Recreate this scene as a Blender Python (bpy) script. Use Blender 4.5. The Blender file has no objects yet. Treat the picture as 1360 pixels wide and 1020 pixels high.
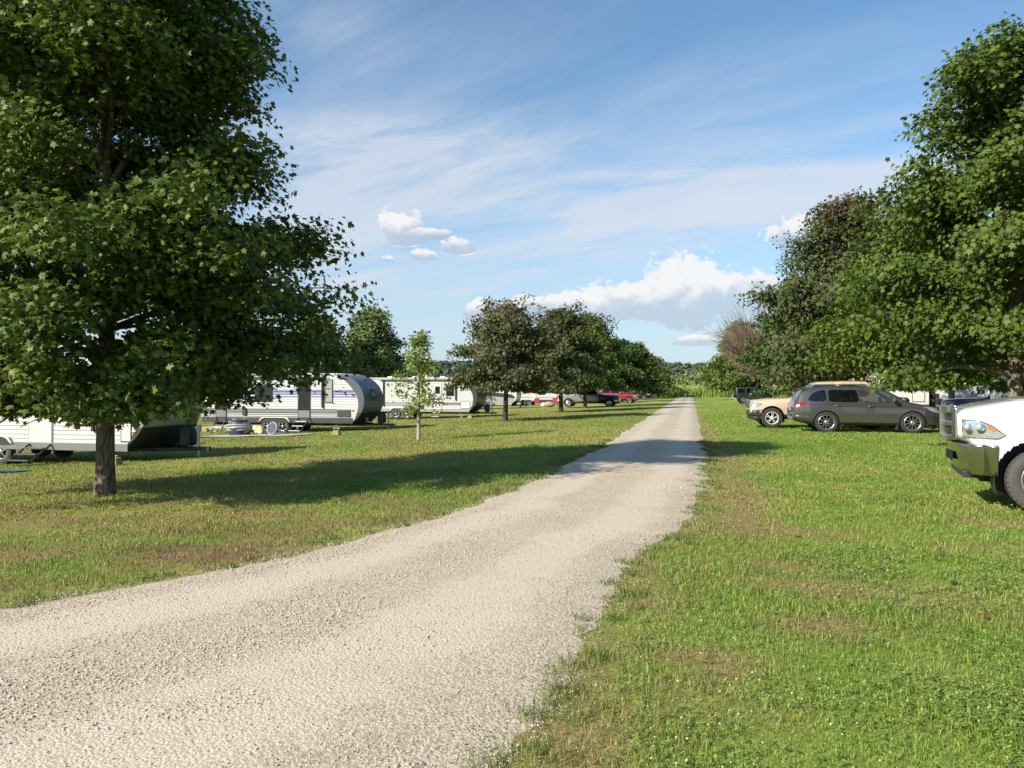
SKY_STRENGTH = .10; SUN_STRENGTH = 4.2; EXPOSURE = 1.05
SKY_TINT = (.63, .80, .855); HORIZON = (.56, .66, .80); CUM_ALPHA = .96
import bpy, bmesh, math, random
import numpy as np
from mathutils import Vector, Matrix, Euler
R_ = math.radians
scene = bpy.context.scene
COL = scene.collection
rng = np.random.default_rng(7)
random.seed(7)

# ------------------------------------------------------------------ camera frame helpers
CAM_H = 1.6
YAW = R_(13.13)
CA, SA = math.cos(YAW), math.sin(YAW)
def at(u, t):
    """ground point seen in picture column u (0..1360) at depth t metres"""
    x = (u - 680) / 1020.0 * t
    return (-SA * t + CA * x, CA * t + SA * x)

# ------------------------------------------------------------------ noise
def _hash(ix, iy, seed):
    n = (ix.astype(np.int64) * 374761393 + iy.astype(np.int64) * 668265263 + seed * 1442695041) & 0xFFFFFFFF
    n = ((n ^ (n >> 13)) * 1274126177) & 0xFFFFFFFF
    n = n ^ (n >> 16)
    return (n & 0xFFFFFF) / float(0xFFFFFF)
def vnoise(x, y, seed=0):
    x = np.asarray(x, float); y = np.asarray(y, float)
    ix = np.floor(x); iy = np.floor(y); fx = x - ix; fy = y - iy
    fx = fx * fx * (3 - 2 * fx); fy = fy * fy * (3 - 2 * fy)
    a = _hash(ix, iy, seed); b = _hash(ix + 1, iy, seed)
    c = _hash(ix, iy + 1, seed); d = _hash(ix + 1, iy + 1, seed)
    return (a * (1 - fx) + b * fx) * (1 - fy) + (c * (1 - fx) + d * fx) * fy
def fbm(x, y, seed=0, oct=4):
    s = 0; a = .5; tot = 0
    for o in range(oct):
        s = s + a * vnoise(x * 2 ** o, y * 2 ** o, seed + o * 17); tot += a; a *= .5
    return s / tot
def sstep(a, b, x):
    t = np.clip((x - a) / (b - a), 0, 1); return t * t * (3 - 2 * t)

# ------------------------------------------------------------------ terrain and road
LY = [-60, 0, 2.0, 3.2, 4.66, 6.43, 9.3, 14, 22.4, 60, 160]
LX = [-22, -13, -8.3, -6.4, -4.97, -3.95, -3.0, -2.62, -2.45, -2.5, -2.6]
RY = [-60, 0, 3.3, 5, 6.8, 9.5, 13.7, 20, 40, 160]
RX = [-2.5, -.9, -.70, -.62, -.50, -.10, .32, .40, .42, .45]
def road_l(y): return np.interp(y, LY, LX)
def road_r(y): return np.interp(y, RY, RX)
def H(x, y):
    x = np.asarray(x, float); y = np.asarray(y, float)
    s = np.maximum(0, road_l(y) - .8 - x)
    z = -1.2 * np.tanh(.036 * s * s / (s + 1.0))
    s2 = np.maximum(0, x - 25)
    return z - .3 * np.tanh(.01 * s2)
def Hs(x, y): return float(H(np.array([x]), np.array([y]))[0])

PATCH = [(-4.75, 6.7, .55, .28, 1.0), (-4.0, 7.2, .5, .25, .5), (.05, 4.65, .28, .22, .8), (.85, 6.7, .45, .25, .65), (1.7, 6.5, .5, .3, .9), (.9, 7.4, .5, .3, .45),
         (.62, 10.4, .35, 1.4, .75), (.75, 13.2, .3, 1.6, .75), (-6.9, 6.2, .8, .4, .55), (-8.5, 8.4, 1.1, .5, .45), (-.35, 5.9, .25, .3, .5), (7.2, 13.4, 1.5, .5, .6),
         (-.45, 3.5, .16, .35, .75), (.75, 18.5, .3, 2.5, .7), (.7, 26, .28, 4, .6), (2.4, 4.9, .3, .2, .4), (.9, 5.6, .35, .2, .7), (2.6, 6.1, .45, .22, .6), (1.2, 9.2, .6, .3, .6), (3.6, 10.4, .8, .35, .45), (.1, 4.0, .3, .2, .5), (-6.0, 9.0, .9, .35, .5), (-10, 8.6, 1.2, .4, .5), (3.1, 8.6, .7, .35, .4), (5.0, 16, 1.2, .6, .35)]
def clover_mask(x, y):
    a = sstep(.42, .58, fbm(x * .55 + 3, y * .55 + 9, 41, 3))
    near = 1 - sstep(5.2, 9, y)
    return np.clip(a * (.35 + .4 * near) + near * .14, 0, 1) * (x > road_r(y) + .25)
def grass_col(x, y):
    """albedo of the lawn (dry patches, clover, worn verge)"""
    x = np.asarray(x, float); y = np.asarray(y, float)
    g1 = np.array([.150, .240, .032]); g2 = np.array([.210, .290, .048]); g3 = np.array([.290, .300, .076])
    dry = np.array([.30, .225, .095]); dirt = np.array([.20, .13, .075])
    a = fbm(x * .35, y * .22, 3, 4); b = fbm(x * 1.5, y * 1.3, 9, 3); c = fbm(x * 5, y * 5, 21, 2)
    m = sstep(.30, .72, a * .55 + b * .3 + c * .15)[..., None]
    col = g1 * (1 - m) + g2 * m
    left = sstep(-2, -4.5, x)
    k = sstep(.43, .68, fbm(x * .25 + 11, y * .33 + 5, 33, 4) * .6 + b * .25 + c * .15 + left * .125)[..., None]
    col = col * (1 - k) + g3 * k
    dl = road_l(y) - x; dr = x - road_r(y)
    d = np.where(dl > 0, dl, dr)
    wl = np.where(dl > 0, .75, .42)
    e = (np.exp(-(np.maximum(d, 0) / wl) ** 2) * sstep(.25, .62, fbm(x * 2.2, y * .9, 51, 3)))[..., None] * .62
    col = col * (1 - e) + dry * e
    for (px, py, rx, ry, s) in PATCH:
        q = ((x - px) / rx / 1.2) ** 2 + ((y - py) / ry / 1.2) ** 2
        w = np.clip(np.exp(-q * .9) * s * 1.55 * sstep(.15, .5, fbm(x * 4, y * 4, 61, 3)), 0, 1)[..., None]
        tgt = dirt if s > .95 else dry
        col = col * (1 - w) + tgt * w
    dd = (left * sstep(.50, .68, fbm(x * .9 + 4, y * 1.4, 71, 3)) * .6)[..., None]
    col = col * (1 - dd) + dry * .85 * dd
    cm = (clover_mask(x, y) * .5)[..., None]
    col = col * (1 - cm) + np.array([.20, .295, .05]) * cm
    return col

# ------------------------------------------------------------------ object helpers
def tag(o, label=None, cat=None, group=None, kind=None):
    if label: o['label'] = label
    if cat: o['category'] = cat
    if group: o['group'] = group
    if kind: o['kind'] = kind
    return o
def empty(name, loc, rz=0, label=None, cat=None, group=None):
    o = bpy.data.objects.new(name, None); COL.objects.link(o)
    o.empty_display_size = .3
    o.location = loc; o.rotation_euler = (0, 0, rz)
    return tag(o, label, cat, group)
def link(name, me, parent=None):
    o = bpy.data.objects.new(name, me); COL.objects.link(o)
    if parent is not None: o.parent = parent
    return o
def fast_mesh(name, V, F, mat, parent=None, smooth=False, col=None, val=None):
    """V (n,3), F (m,k) int arrays"""
    V = np.asarray(V, np.float32); F = np.asarray(F, np.int32)
    me = bpy.data.meshes.new(name)
    me.vertices.add(len(V)); me.vertices.foreach_set('co', V.ravel())
    m, k = F.shape
    me.loops.add(m * k); me.loops.foreach_set('vertex_index', F.ravel())
    me.polygons.add(m); me.polygons.foreach_set('loop_start', np.arange(0, m * k, k, dtype=np.int32))
    if smooth: me.polygons.foreach_set('use_smooth', np.ones(m, bool))
    if col is not None:
        a = me.attributes.new('col', 'FLOAT_COLOR', 'POINT')
        c4 = np.ones((len(V), 4), np.float32); c4[:, :3] = col
        a.data.foreach_set('color', c4.ravel())
    if val is not None:
        a = me.attributes.new('tint', 'FLOAT', 'POINT'); a.data.foreach_set('value', np.asarray(val, np.float32))
    me.update(calc_edges=True)
    if mat is not None: me.materials.append(mat)
    return link(name, me, parent)

class MB:
    """collects shapes into one mesh"""
    def __init__(s): s.v = []; s.f = []; s.sm = []
    def add(s, vs, fs, smooth=False):
        n = len(s.v); s.v += [tuple(map(float, p)) for p in vs]
        s.f += [tuple(n + i for i in f) for f in fs]; s.sm += [smooth] * len(fs)
    def box(s, c, d, rot=None):
        cx, cy, cz = c; a, b, h = d[0] / 2, d[1] / 2, d[2] / 2
        P = [Vector((x * a, y * b, z * h)) for z in (-1, 1) for y in (-1, 1) for x in (-1, 1)]
        if rot is not None:
            M = Euler(rot).to_matrix(); P = [M @ p for p in P]
        s.add([(p.x + cx, p.y + cy, p.z + cz) for p in P],
              [(0, 2, 3, 1), (4, 5, 7, 6), (0, 1, 5, 4), (2, 6, 7, 3), (0, 4, 6, 2), (1, 3, 7, 5)])
    def tube(s, pts, r, n=8, cap=True):
        pts = [Vector(p) for p in pts]
        rs = r if isinstance(r, (list, tuple)) else [r] * len(pts)
        rings = []; prev = None
        for i, p in enumerate(pts):
            d = (pts[min(i + 1, len(pts) - 1)] - pts[max(i - 1, 0)]).normalized()
            if prev is None:
                a = Vector((0, 0, 1)) if abs(d.z) < .9 else Vector((1, 0, 0))
                x = d.cross(a).normalized()
            else:
                x = (prev - d * prev.dot(d)).normalized()
            prev = x; y = d.cross(x)
            rings.append([p + (x * math.cos(2 * math.pi * k / n) + y * math.sin(2 * math.pi * k / n)) * rs[i] for k in range(n)])
        vs = [q for ring in rings for q in ring]; fs = []
        for i in range(len(rings) - 1):
            for k in range(n):
                fs.append((i * n + k, i * n + (k + 1) % n, (i + 1) * n + (k + 1) % n, (i + 1) * n + k))
        s.add(vs, fs, True)
        if cap:
            s.add(rings[0], [tuple(range(n - 1, -1, -1))]); s.add(rings[-1], [tuple(range(n))])
    def prism(s, poly, y0, y1, axis='y'):
        """polygon in (x,z) extruded along y (or (x,y) along z, (y,z) along x)"""
        n = len(poly)
        def P(a, b, t):
            return (a, t, b) if axis == 'y' else ((a, b, t) if axis == 'z' else (t, a, b))
        vs = [P(a, b, y0) for a, b in poly] + [P(a, b, y1) for a, b in poly]
        fs = [tuple(range(n)), tuple(range(2 * n - 1, n - 1, -1))]
        fs += [(i, i + n, (i + 1) % n + n, (i + 1) % n) for i in range(n)]
        s.add(vs, fs)
    def lathe(s, prof, c=(0, 0, 0), n=32, axis='y', smooth=True, closed=False):
        """profile [(r, h)] turned round an axis"""
        vs = []
        for r, h in prof:
            for k in range(n):
                a = 2 * math.pi * k / n; p, q = r * math.cos(a), r * math.sin(a)
                v = (p, h, q) if axis == 'y' else ((p, q, h) if axis == 'z' else (h, p, q))
                vs.append((v[0] + c[0], v[1] + c[1], v[2] + c[2]))
        m = len(prof); fs = []
        for i in range(m if closed else m - 1):
            j = (i + 1) % m
            for k in range(n):
                fs.append((i * n + k, i * n + (k + 1) % n, j * n + (k + 1) % n, j * n + k))
        s.add(vs, fs, smooth)
    def ball(s, c, r, sub=2, sq=(1, 1, 1), jit=0):
        bm = bmesh.new(); bmesh.ops.create_icosphere(bm, subdivisions=sub, radius=1)
        vs = []
        for v in bm.verts:
            k = 1 + random.uniform(-jit, jit)
            vs.append((c[0] + v.co.x * r * sq[0] * k, c[1] + v.co.y * r * sq[1] * k, c[2] + v.co.z * r * sq[2] * k))
        bm.verts.index_update()
        fs = [tuple(v.index for v in f.verts) for f in bm.faces]; bm.free()
        s.add(vs, fs, True)
    def build(s, name, mat, parent=None, bevel=0, seg=2):
        me = bpy.data.meshes.new(name); me.from_pydata(s.v, [], s.f)
        me.polygons.foreach_set('use_smooth', s.sm)
        bm = bmesh.new(); bm.from_mesh(me); bmesh.ops.recalc_face_normals(bm, faces=bm.faces); bm.to_mesh(me); bm.free()
        me.materials.append(mat); me.update()
        o = link(name, me, parent)
        if bevel:
            b = o.modifiers.new('bevel', 'BEVEL'); b.width = bevel; b.segments = seg; b.limit_method = 'ANGLE'; b.angle_limit = R_(40)
            b.harden_normals = False
        return o

# ------------------------------------------------------------------ materials
class N:
    def __init__(s, tree): s.t = tree
    def n(s, typ, **kw):
        o = s.t.nodes.new(typ)
        for k, v in kw.items(): setattr(o, k, v)
        return o
    def l(s, a, b): s.t.links.new(a, b)
    def val(s, sock, v):
        if hasattr(v, 'is_linked') or hasattr(v, 'links'): s.l(v, sock)
        else: sock.default_value = v
    def m(s, op, a, b=None, c=None, clamp=False):
        o = s.n('ShaderNodeMath', operation=op, use_clamp=clamp); s.val(o.inputs[0], a)
        if b is not None: s.val(o.inputs[1], b)
        if c is not None: s.val(o.inputs[2], c)
        return o.outputs[0]
    def mix(s, f, a, b, blend='MIX'):
        o = s.n('ShaderNodeMix', data_type='RGBA', blend_type=blend)
        s.val(o.inputs[0], f)
        for i, v in ((6, a), (7, b)):
            if isinstance(v, (tuple, list)): o.inputs[i].default_value = (*v[:3], 1)
            else: s.l(v, o.inputs[i])
        return o.outputs[2]
    def ss(s, x, a, b):
        o = s.n('ShaderNodeMapRange', interpolation_type='SMOOTHSTEP'); s.val(o.inputs[0], x)
        o.inputs[1].default_value = a; o.inputs[2].default_value = b
        return o.outputs[0]
    def noise(s, vec, scale, detail=3, rough=.55, dist=0):
        o = s.n('ShaderNodeTexNoise'); o.inputs['Scale'].default_value = scale; o.inputs['Detail'].default_value = detail
        o.inputs['Roughness'].default_value = rough; o.inputs['Distortion'].default_value = dist
        if vec is not None: s.l(vec, o.inputs['Vector'])
        return o.outputs['Fac']
def mat(name):
    m = bpy.data.materials.new(name); m.use_nodes = True; m.node_tree.nodes.clear()
    k = N(m.node_tree); out = k.n('ShaderNodeOutputMaterial'); return m, k, out
def pbsdf(k, out, base, rough=.5, spec=.5, metal=0, coat=0):
    b = k.n('ShaderNodeBsdfPrincipled')
    if isinstance(base, (tuple, list)): b.inputs['Base Color'].default_value = (*base[:3], 1)
    else: k.l(base, b.inputs['Base Color'])
    k.val(b.inputs['Roughness'], rough); b.inputs['Specular IOR Level'].default_value = spec
    b.inputs['Metallic'].default_value = metal; b.inputs['Coat Weight'].default_value = coat
    b.inputs['Coat Roughness'].default_value = .04
    k.l(b.outputs[0], out.inputs[0]); return b
def simple(name, c, rough=.5, spec=.5, metal=0, coat=0, var=.12, scale=6, bump=0, bscale=40):
    """plain surface with a little uneven wear in colour and gloss"""
    m, k, out = mat(name)
    tc = k.n('ShaderNodeTexCoord').outputs['Object']
    f = k.noise(tc, scale, 4, .6)
    lo = tuple(x * (1 - var) for x in c); hi = tuple(min(1, x * (1 + var)) for x in c)
    base = k.mix(f, lo, hi)
    r = k.m('MULTIPLY_ADD', f, .16, max(.01, rough - .08))
    b = pbsdf(k, out, base, r, spec, metal, coat)
    if bump:
        bp = k.n('ShaderNodeBump'); bp.inputs['Strength'].default_value = bump; bp.inputs['Distance'].default_value = .01
        k.l(k.noise(tc, bscale, 3), bp.inputs['Height']); k.l(bp.outputs[0], b.inputs['Normal'])
    return m
def bump_from(k, b, h, strength, dist=.01):
    bp = k.n('ShaderNodeBump'); bp.inputs['Strength'].default_value = strength; bp.inputs['Distance'].default_value = dist
    k.l(h, bp.inputs['Height']); k.l(bp.outputs[0], b.inputs['Normal'])
def leaf_mat(name, c0, c1, c2, trans=.28, rough=.55):
    """leaf with light passing through it; tint attribute 0..1 picks the leaf's own colour"""
    m, k, out = mat(name)
    t = k.n('ShaderNodeAttribute', attribute_name='tint').outputs['Fac']
    r = k.n('ShaderNodeValToRGB'); k.l(t, r.inputs[0])
    e = r.color_ramp.elements; e[0].color = (*c0, 1); e[1].color = (*c2, 1); e[0].position = .05; e[1].position = .97
    x = e.new(.5); x.color = (*c1, 1)
    b = k.n('ShaderNodeBsdfPrincipled'); k.l(r.outputs[0], b.inputs['Base Color'])
    b.inputs['Roughness'].default_value = rough; b.inputs['Specular IOR Level'].default_value = .22
    tr = k.n('ShaderNodeBsdfTranslucent')
    k.l(k.mix(1, r.outputs[0], (1.25, 1.35, .6), 'MULTIPLY'), tr.inputs[0])
    mx = k.n('ShaderNodeMixShader'); mx.inputs[0].default_value = trans
    k.l(b.outputs[0], mx.inputs[1]); k.l(tr.outputs[0], mx.inputs[2]); k.l(mx.outputs[0], out.inputs[0])
    return m
def col_mat(name, rough=.6, trans=0, spec=.3):
    """colour from the per-point attribute"""
    m, k, out = mat(name)
    a = k.n('ShaderNodeAttribute', attribute_name='col').outputs['Color']
    b = k.n('ShaderNodeBsdfPrincipled'); k.l(a, b.inputs['Base Color']); b.inputs['Roughness'].default_value = rough
    b.inputs['Specular IOR Level'].default_value = spec
    if trans:
        tr = k.n('ShaderNodeBsdfTranslucent'); k.l(a, tr.inputs[0])
        mx = k.n('ShaderNodeMixShader'); mx.inputs[0].default_value = trans
        k.l(b.outputs[0], mx.inputs[1]); k.l(tr.outputs[0], mx.inputs[2]); k.l(mx.outputs[0], out.inputs[0])
    else: k.l(b.outputs[0], out.inputs[0])
    return m
def paint(name, c, metal=0, rough=.28, coat=1.0):
    m, k, out = mat(name)
    tc = k.n('ShaderNodeTexCoord').outputs['Object']
    f = k.noise(tc, 2.5, 5, .65)
    base = k.mix(f, tuple(x * .93 for x in c), tuple(min(1, x * 1.05) for x in c))
    z = k.n('ShaderNodeSeparateXYZ'); k.l(tc, z.inputs[0])
    # road dust gathered along the sills
    d = k.m('MULTIPLY', k.ss(z.outputs[2], .6, .2), k.m('MULTIPLY_ADD', f, .5, .0))
    base = k.mix(k.m('MULTIPLY', d, .55), base, (.30, .26, .20))
    b = pbsdf(k, out, base, k.m('MULTIPLY_ADD', d, .4, rough), .5, metal, coat)
    return m
def glass_mat(name, tint=(.06, .08, .08), through=.35):
    m, k, out = mat(name)
    fr = k.n('ShaderNodeFresnel'); fr.inputs[0].default_value = 1.5
    tr = k.n('ShaderNodeBsdfTransparent'); tr.inputs[0].default_value = (*[through * (.6 + x) for x in tint], 1)
    df = k.n('ShaderNodeBsdfDiffuse'); df.inputs[0].default_value = (*[x * .5 for x in tint], 1)
    mx0 = k.n('ShaderNodeMixShader'); mx0.inputs[0].default_value = .25
    k.l(tr.outputs[0], mx0.inputs[1]); k.l(df.outputs[0], mx0.inputs[2])
    gl = k.n('ShaderNodeBsdfGlossy'); gl.inputs['Roughness'].default_value = .02
    mx = k.n('ShaderNodeMixShader'); k.l(k.m('MULTIPLY_ADD', fr.outputs[0], 1.2, .03, clamp=True), mx.inputs[0])
    k.l(mx0.outputs[0], mx.inputs[1]); k.l(gl.outputs[0], mx.inputs[2]); k.l(mx.outputs[0], out.inputs[0])
    return m

def siding_mat(name, c, pitch=.125, strength=.8):
    """ribbed aluminium trailer siding; ribs run along the trailer"""
    m, k, out = mat(name)
    tc = k.n('ShaderNodeTexCoord').outputs['Object']
    sp = k.n('ShaderNodeSeparateXYZ'); k.l(tc, sp.inputs[0])
    ph = k.m('FRACT', k.m('DIVIDE', sp.outputs[2], pitch))
    rib = k.m('MINIMUM', k.ss(ph, 0, .14), k.ss(ph, 1.0, .86))
    f = k.noise(tc, 1.7, 5, .7)
    mp = k.n('ShaderNodeMapping'); mp.inputs['Scale'].default_value = (9, 9, .6); k.l(tc, mp.inputs[0])
    st = k.ss(k.noise(mp.outputs[0], 1.0, 4, .6), .45, .8)
    base = k.mix(f, tuple(x * .9 for x in c), c)
    base = k.mix(k.m('MULTIPLY', st, .22), base, (.34, .31, .26))
    base = k.mix(k.m('MULTIPLY_ADD', rib, -.2, .2), base, (.25, .25, .25))
    b = pbsdf(k, out, base, .42, .45)
    bump_from(k, b, rib, strength, .02)
    return m

M = {}
M['white_metal'] = simple('white_metal', (.74, .74, .73), .42, var=.06)
M['black_metal'] = simple('black_metal', (.02, .02, .021), .45, var=.3)
M['black_plastic'] = simple('black_plastic', (.022, .022, .024), .55, var=.25, scale=12)
M['rubber'] = simple('rubber', (.035, .034, .033), .82, .25, var=.3, scale=14, bump=.25, bscale=70)
M['tread_rubber'] = simple('tread_rubber', (.075, .07, .064), .85, .2, var=.3, scale=10, bump=.5, bscale=45)
M['chrome'] = simple('chrome', (.56, .565, .57), .17, .5, 1.0, var=.05, scale=3)
M['alloy'] = simple('alloy', (.60, .60, .61), .28, .5, .9, var=.08)
M['dark_alloy'] = simple('dark_alloy', (.05, .05, .055), .4, .5, .5)
M['galv'] = simple('galvanised', (.36, .37, .38), .45, .5, .7, var=.2, scale=14)
M['grey_skirt'] = simple('grey_skirt', (.055, .055, .058), .4, .5, .2, var=.12)
M['light_grey'] = simple('light_grey', (.27, .27, .265), .45)
M['mesh_dark'] = simple('screen_mesh', (.012, .014, .013), .7, .2)
M['glass'] = glass_mat('window_glass', (.03, .035, .035), .16)
M['glass_clear'] = glass_mat('clear_glass', (.20, .24, .22), .62)
M['glass_dark'] = simple('dark_glass', (.012, .014, .016), .05, .6, var=.2)
M['interior'] = simple('interior', (.03, .03, .032), .8, .2)
M['red_lens'] = simple('red_lens', (.24, .010, .012), .12, .6, coat=.6)
M['amber'] = simple('amber_lens', (.42, .13, .02), .15, .6, coat=.6)
M['lamp'] = simple('lamp_lens', (.40, .42, .42), .1, .7, .55, coat=1, var=.4, scale=16)
M['bright_alloy'] = simple('bright_alloy', (.62, .62, .61), .35, .5, .2, var=.06)
M['wood'] = simple('weathered_wood', (.33, .24, .14), .8, .2, var=.3, scale=9, bump=.3)
M['siding'] = siding_mat('white_siding', (.53, .53, .53))
M['siding_grey'] = siding_mat('grey_siding', (.30, .32, .33), .15, 1.0)
M['smooth_white'] = simple('fibreglass_white', (.54, .54, .52), .3, .5, coat=.3, var=.07, scale=2)
# ------------------------------------------------------------------ ground sheet
def axis_pts(lo, hi, c, fine, half, grow=1.09):
    out = list(np.arange(c - half, c + half + 1e-6, fine)); st = fine
    x = out[-1]
    while x < hi: st = min(st * grow, 60); x += st; out.append(x)
    x = out[0]; st = fine
    while x > lo: st = min(st * grow, 60); x -= st; out.insert(0, x)
    return np.array(out)
gx = axis_pts(-1500, 1500, -1, .14, 10); gy = axis_pts(-300, 2200, 12, .16, 11)
GX, GY = np.meshgrid(gx, gy)
X = GX.ravel(); Y = GY.ravel()
Z = H(X, Y) + (fbm(X * .5, Y * .5, 5, 3) - .5) * .05 * sstep(.3, 1.5, np.maximum(road_l(Y) - X, X - road_r(Y))) - .012
ny, nx = GX.shape
ii = np.arange(ny * nx).reshape(ny, nx)
F = np.stack([ii[:-1, :-1].ravel(), ii[:-1, 1:].ravel(), ii[1:, 1:].ravel(), ii[1:, :-1].ravel()], 1)

def lawn_mat():
    m, k, out = mat('lawn')
    a = k.n('ShaderNodeAttribute', attribute_name='col').outputs['Color']
    g = k.n('ShaderNodeNewGeometry').outputs['Position']
    f1 = k.noise(g, 34, 3, .7); f2 = k.noise(g, 3.2, 4, .6); f3 = k.noise(g, 140, 2, .6); f4 = k.noise(g, 11, 3, .65)
    v = k.m('ADD', k.m('MULTIPLY', f1, .5), k.m('ADD', k.m('MULTIPLY', f3, .35), k.m('MULTIPLY', f4, .35)))
    shade = k.m('MULTIPLY_ADD', k.ss(v, .38, .85), .75, .62)
    cc = k.n('ShaderNodeCombineColor'); [k.l(shade, cc.inputs[i]) for i in range(3)]
    c = k.mix(1, a, cc.outputs[0], 'MULTIPLY')
    c = k.mix(k.m('MULTIPLY', k.ss(f2, .48, .75), .35), c, (.20, .19, .05))
    b = pbsdf(k, out, c, .85, .15)
    bump_from(k, b, k.m('ADD', k.m('ADD', f1, f3), k.m('MULTIPLY', f4, 1.5)), .8, .035)
    return m
M['lawn'] = lawn_mat()
tag(fast_mesh('ground', np.stack([X, Y, Z], 1), F, M['lawn'], smooth=True, col=grass_col(X, Y) * 1.06), kind='structure')

# ------------------------------------------------------------------ gravel road
def gravel_mat():
    m, k, out = mat('gravel')
    g = k.n('ShaderNodeNewGeometry').outputs['Position']
    def vor(scale):
        v = k.n('ShaderNodeTexVoronoi'); v.inputs['Scale'].default_value = scale; k.l(g, v.inputs['Vector']); return v
    v1 = vor(48); v2 = vor(105)
    hsv = k.n('ShaderNodeSeparateColor'); k.l(v1.outputs['Color'], hsv.inputs[0])
    hs2 = k.n('ShaderNodeSeparateColor'); k.l(v2.outputs['Color'], hs2.inputs[0])
    t = k.m('MULTIPLY_ADD', hsv.outputs[0], .55, k.m('MULTIPLY', hs2.outputs[0], .45))
    r = k.n('ShaderNodeValToRGB'); k.l(t, r.inputs[0]); e = r.color_ramp.elements
    e[0].color = (.335, .285, .215, 1); e[0].position = .1; e[1].color = (.55, .485, .385, 1); e[1].position = .95
    x = e.new(.45); x.color = (.455, .395, .308, 1)
    gap = k.ss(v1.outputs['Distance'], .42, .75)
    c = k.mix(k.m('MULTIPLY', gap, .5), r.outputs[0], (.25, .205, .145))
    big = k.noise(g, .9, 5, .62); big2 = k.noise(g, .33, 3, .5)
    c = k.mix(k.m('MULTIPLY', k.ss(big, .50, .72), .55), c, (.34, .275, .19))
    # wheel tracks: fine pale dust packed along the lane
    sp = k.n('ShaderNodeSeparateXYZ'); k.l(g, sp.inputs[0])
    fa = k.n('ShaderNodeAttribute', attribute_name='tint').outputs['Fac']
    def track(xc, w):
        d = k.m('ABSOLUTE', k.m('SUBTRACT', fa, xc)); return k.ss(k.m('ADD', d, k.m('MULTIPLY', k.m('SUBTRACT', big, .5), .25)), w, w * .35)
    tr = k.m('MAXIMUM', track(.27, .15), track(.74, .15))
    c = k.mix(k.m('MULTIPLY', tr, .5), c, (.545, .48, .385))
    weeds = k.m('MULTIPLY', k.m('MULTIPLY', k.ss(k.noise(g, 1.4, 6, .75), .60, .70), k.ss(k.m('ABSOLUTE', k.m('SUBTRACT', fa, .5)), .2, .04)), k.ss(sp.outputs[1], 5, 18))
    c = k.mix(k.m('MULTIPLY', weeds, .6), c, (.22, .19, .085))
    b = pbsdf(k, out, c, .88, .2)
    h = k.m('ADD', k.m('MULTIPLY', k.ss(v1.outputs['Distance'], .8, .1), 1.0), k.m('MULTIPLY', k.ss(v2.outputs['Distance'], .8, .1), .5))
    bump_from(k, b, h, .4, .008)
    return m
M['gravel'] = gravel_mat()
ys = np.concatenate([np.arange(-30, 1, .6), np.arange(1, 30, .08), np.arange(30, 70, .4), np.arange(70, 157, 1.2)])
el = road_l(ys) + (fbm(ys * 1.1, ys * 0, 81, 4) - .5) * .36 + (fbm(ys * 6, ys * 0, 82, 3) - .5) * .10
er = road_r(ys) + (fbm(ys * 1.0, ys * 0 + 5, 83, 4) - .5) * .26 + (fbm(ys * 6, ys * 0 + 3, 84, 3) - .5) * .12
nw = 14; tt = np.linspace(0, 1, nw)
RXg = el[:, None] * (1 - tt) + er[:, None] * tt; RYg = np.repeat(ys[:, None], nw, 1)
crown = .012 + .022 * np.sin(np.pi * tt)[None, :] * np.ones_like(RXg)
crown[:, 0] = -.02; crown[:, -1] = -.02
idx = np.arange(RXg.size).reshape(RXg.shape)
F = np.stack([idx[:-1, :-1].ravel(), idx[:-1, 1:].ravel(), idx[1:, 1:].ravel(), idx[1:, :-1].ravel()], 1)
tag(fast_mesh('road', np.stack([RXg.ravel(), RYg.ravel(), crown.ravel()], 1), F, M['gravel'], smooth=True, val=np.tile(tt, len(ys))), kind='structure')
def edge_l(y): return np.interp(y, ys, el)
def edge_r(y): return np.interp(y, ys, er)
# second lane behind the trailers
ly = np.arange(14, 140, 1.5)
lx0 = -31.5 + (fbm(ly * .3, ly * 0, 91, 3) - .5) * 1.0; lx1 = -27.8 + (fbm(ly * .3, ly * 0 + 7, 92, 3) - .5) * 1.0
lt = np.linspace(0, 1, 5)
LXg = lx0[:, None] * (1 - lt) + lx1[:, None] * lt; LYg = np.repeat(ly[:, None], 5, 1)
idx = np.arange(LXg.size).reshape(LXg.shape)
F = np.stack([idx[:-1, :-1].ravel(), idx[:-1, 1:].ravel(), idx[1:, 1:].ravel(), idx[1:, :-1].ravel()], 1)
tag(fast_mesh('path', np.stack([LXg.ravel(), LYg.ravel(), H(LXg.ravel(), LYg.ravel()) + .02], 1), F, M['gravel'], smooth=True, val=np.tile(lt, len(ly))), kind='structure')

# loose stones on the near lane
def polar(n, r0, r1, p, a0, a1):
    """ground points in front of the photographer, density falling with distance"""
    q = rng.random(n)
    r = (r0 ** p + q * (r1 ** p - r0 ** p)) ** (1 / p)
    a = YAW + R_(90) + np.radians(rng.uniform(a0, a1, n))
    return r * np.cos(a), r * np.sin(a), r
x, y, r = polar(300000, 2.4, 15, .55, -44, 48)
k = (x > edge_l(y) - .22) & (x < edge_r(y) + .26)
inside = np.minimum(x - edge_l(y), edge_r(y) - x)
fr_ = (x - edge_l(y)) / (edge_r(y) - edge_l(y)) + (fbm(x * .9, y * .9, 97, 3) - .5) * .3
trk = np.maximum(sstep(.16, .05, np.abs(fr_ - .27)), sstep(.16, .05, np.abs(fr_ - .74)))
k &= rng.random(len(x)) < np.where(inside < .04, .55 * np.exp(np.minimum(inside, 0) / .09), (1.0 - .75 * trk) * .72)
x, y, r = x[k], y[k], r[k]
n = len(x); print('stones', n)
T = np.array([[1, 0, 0], [0, 1, 0], [-1, 0, 0], [0, -1, 0], [0, 0, 1], [0, 0, -1]], float)
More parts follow.
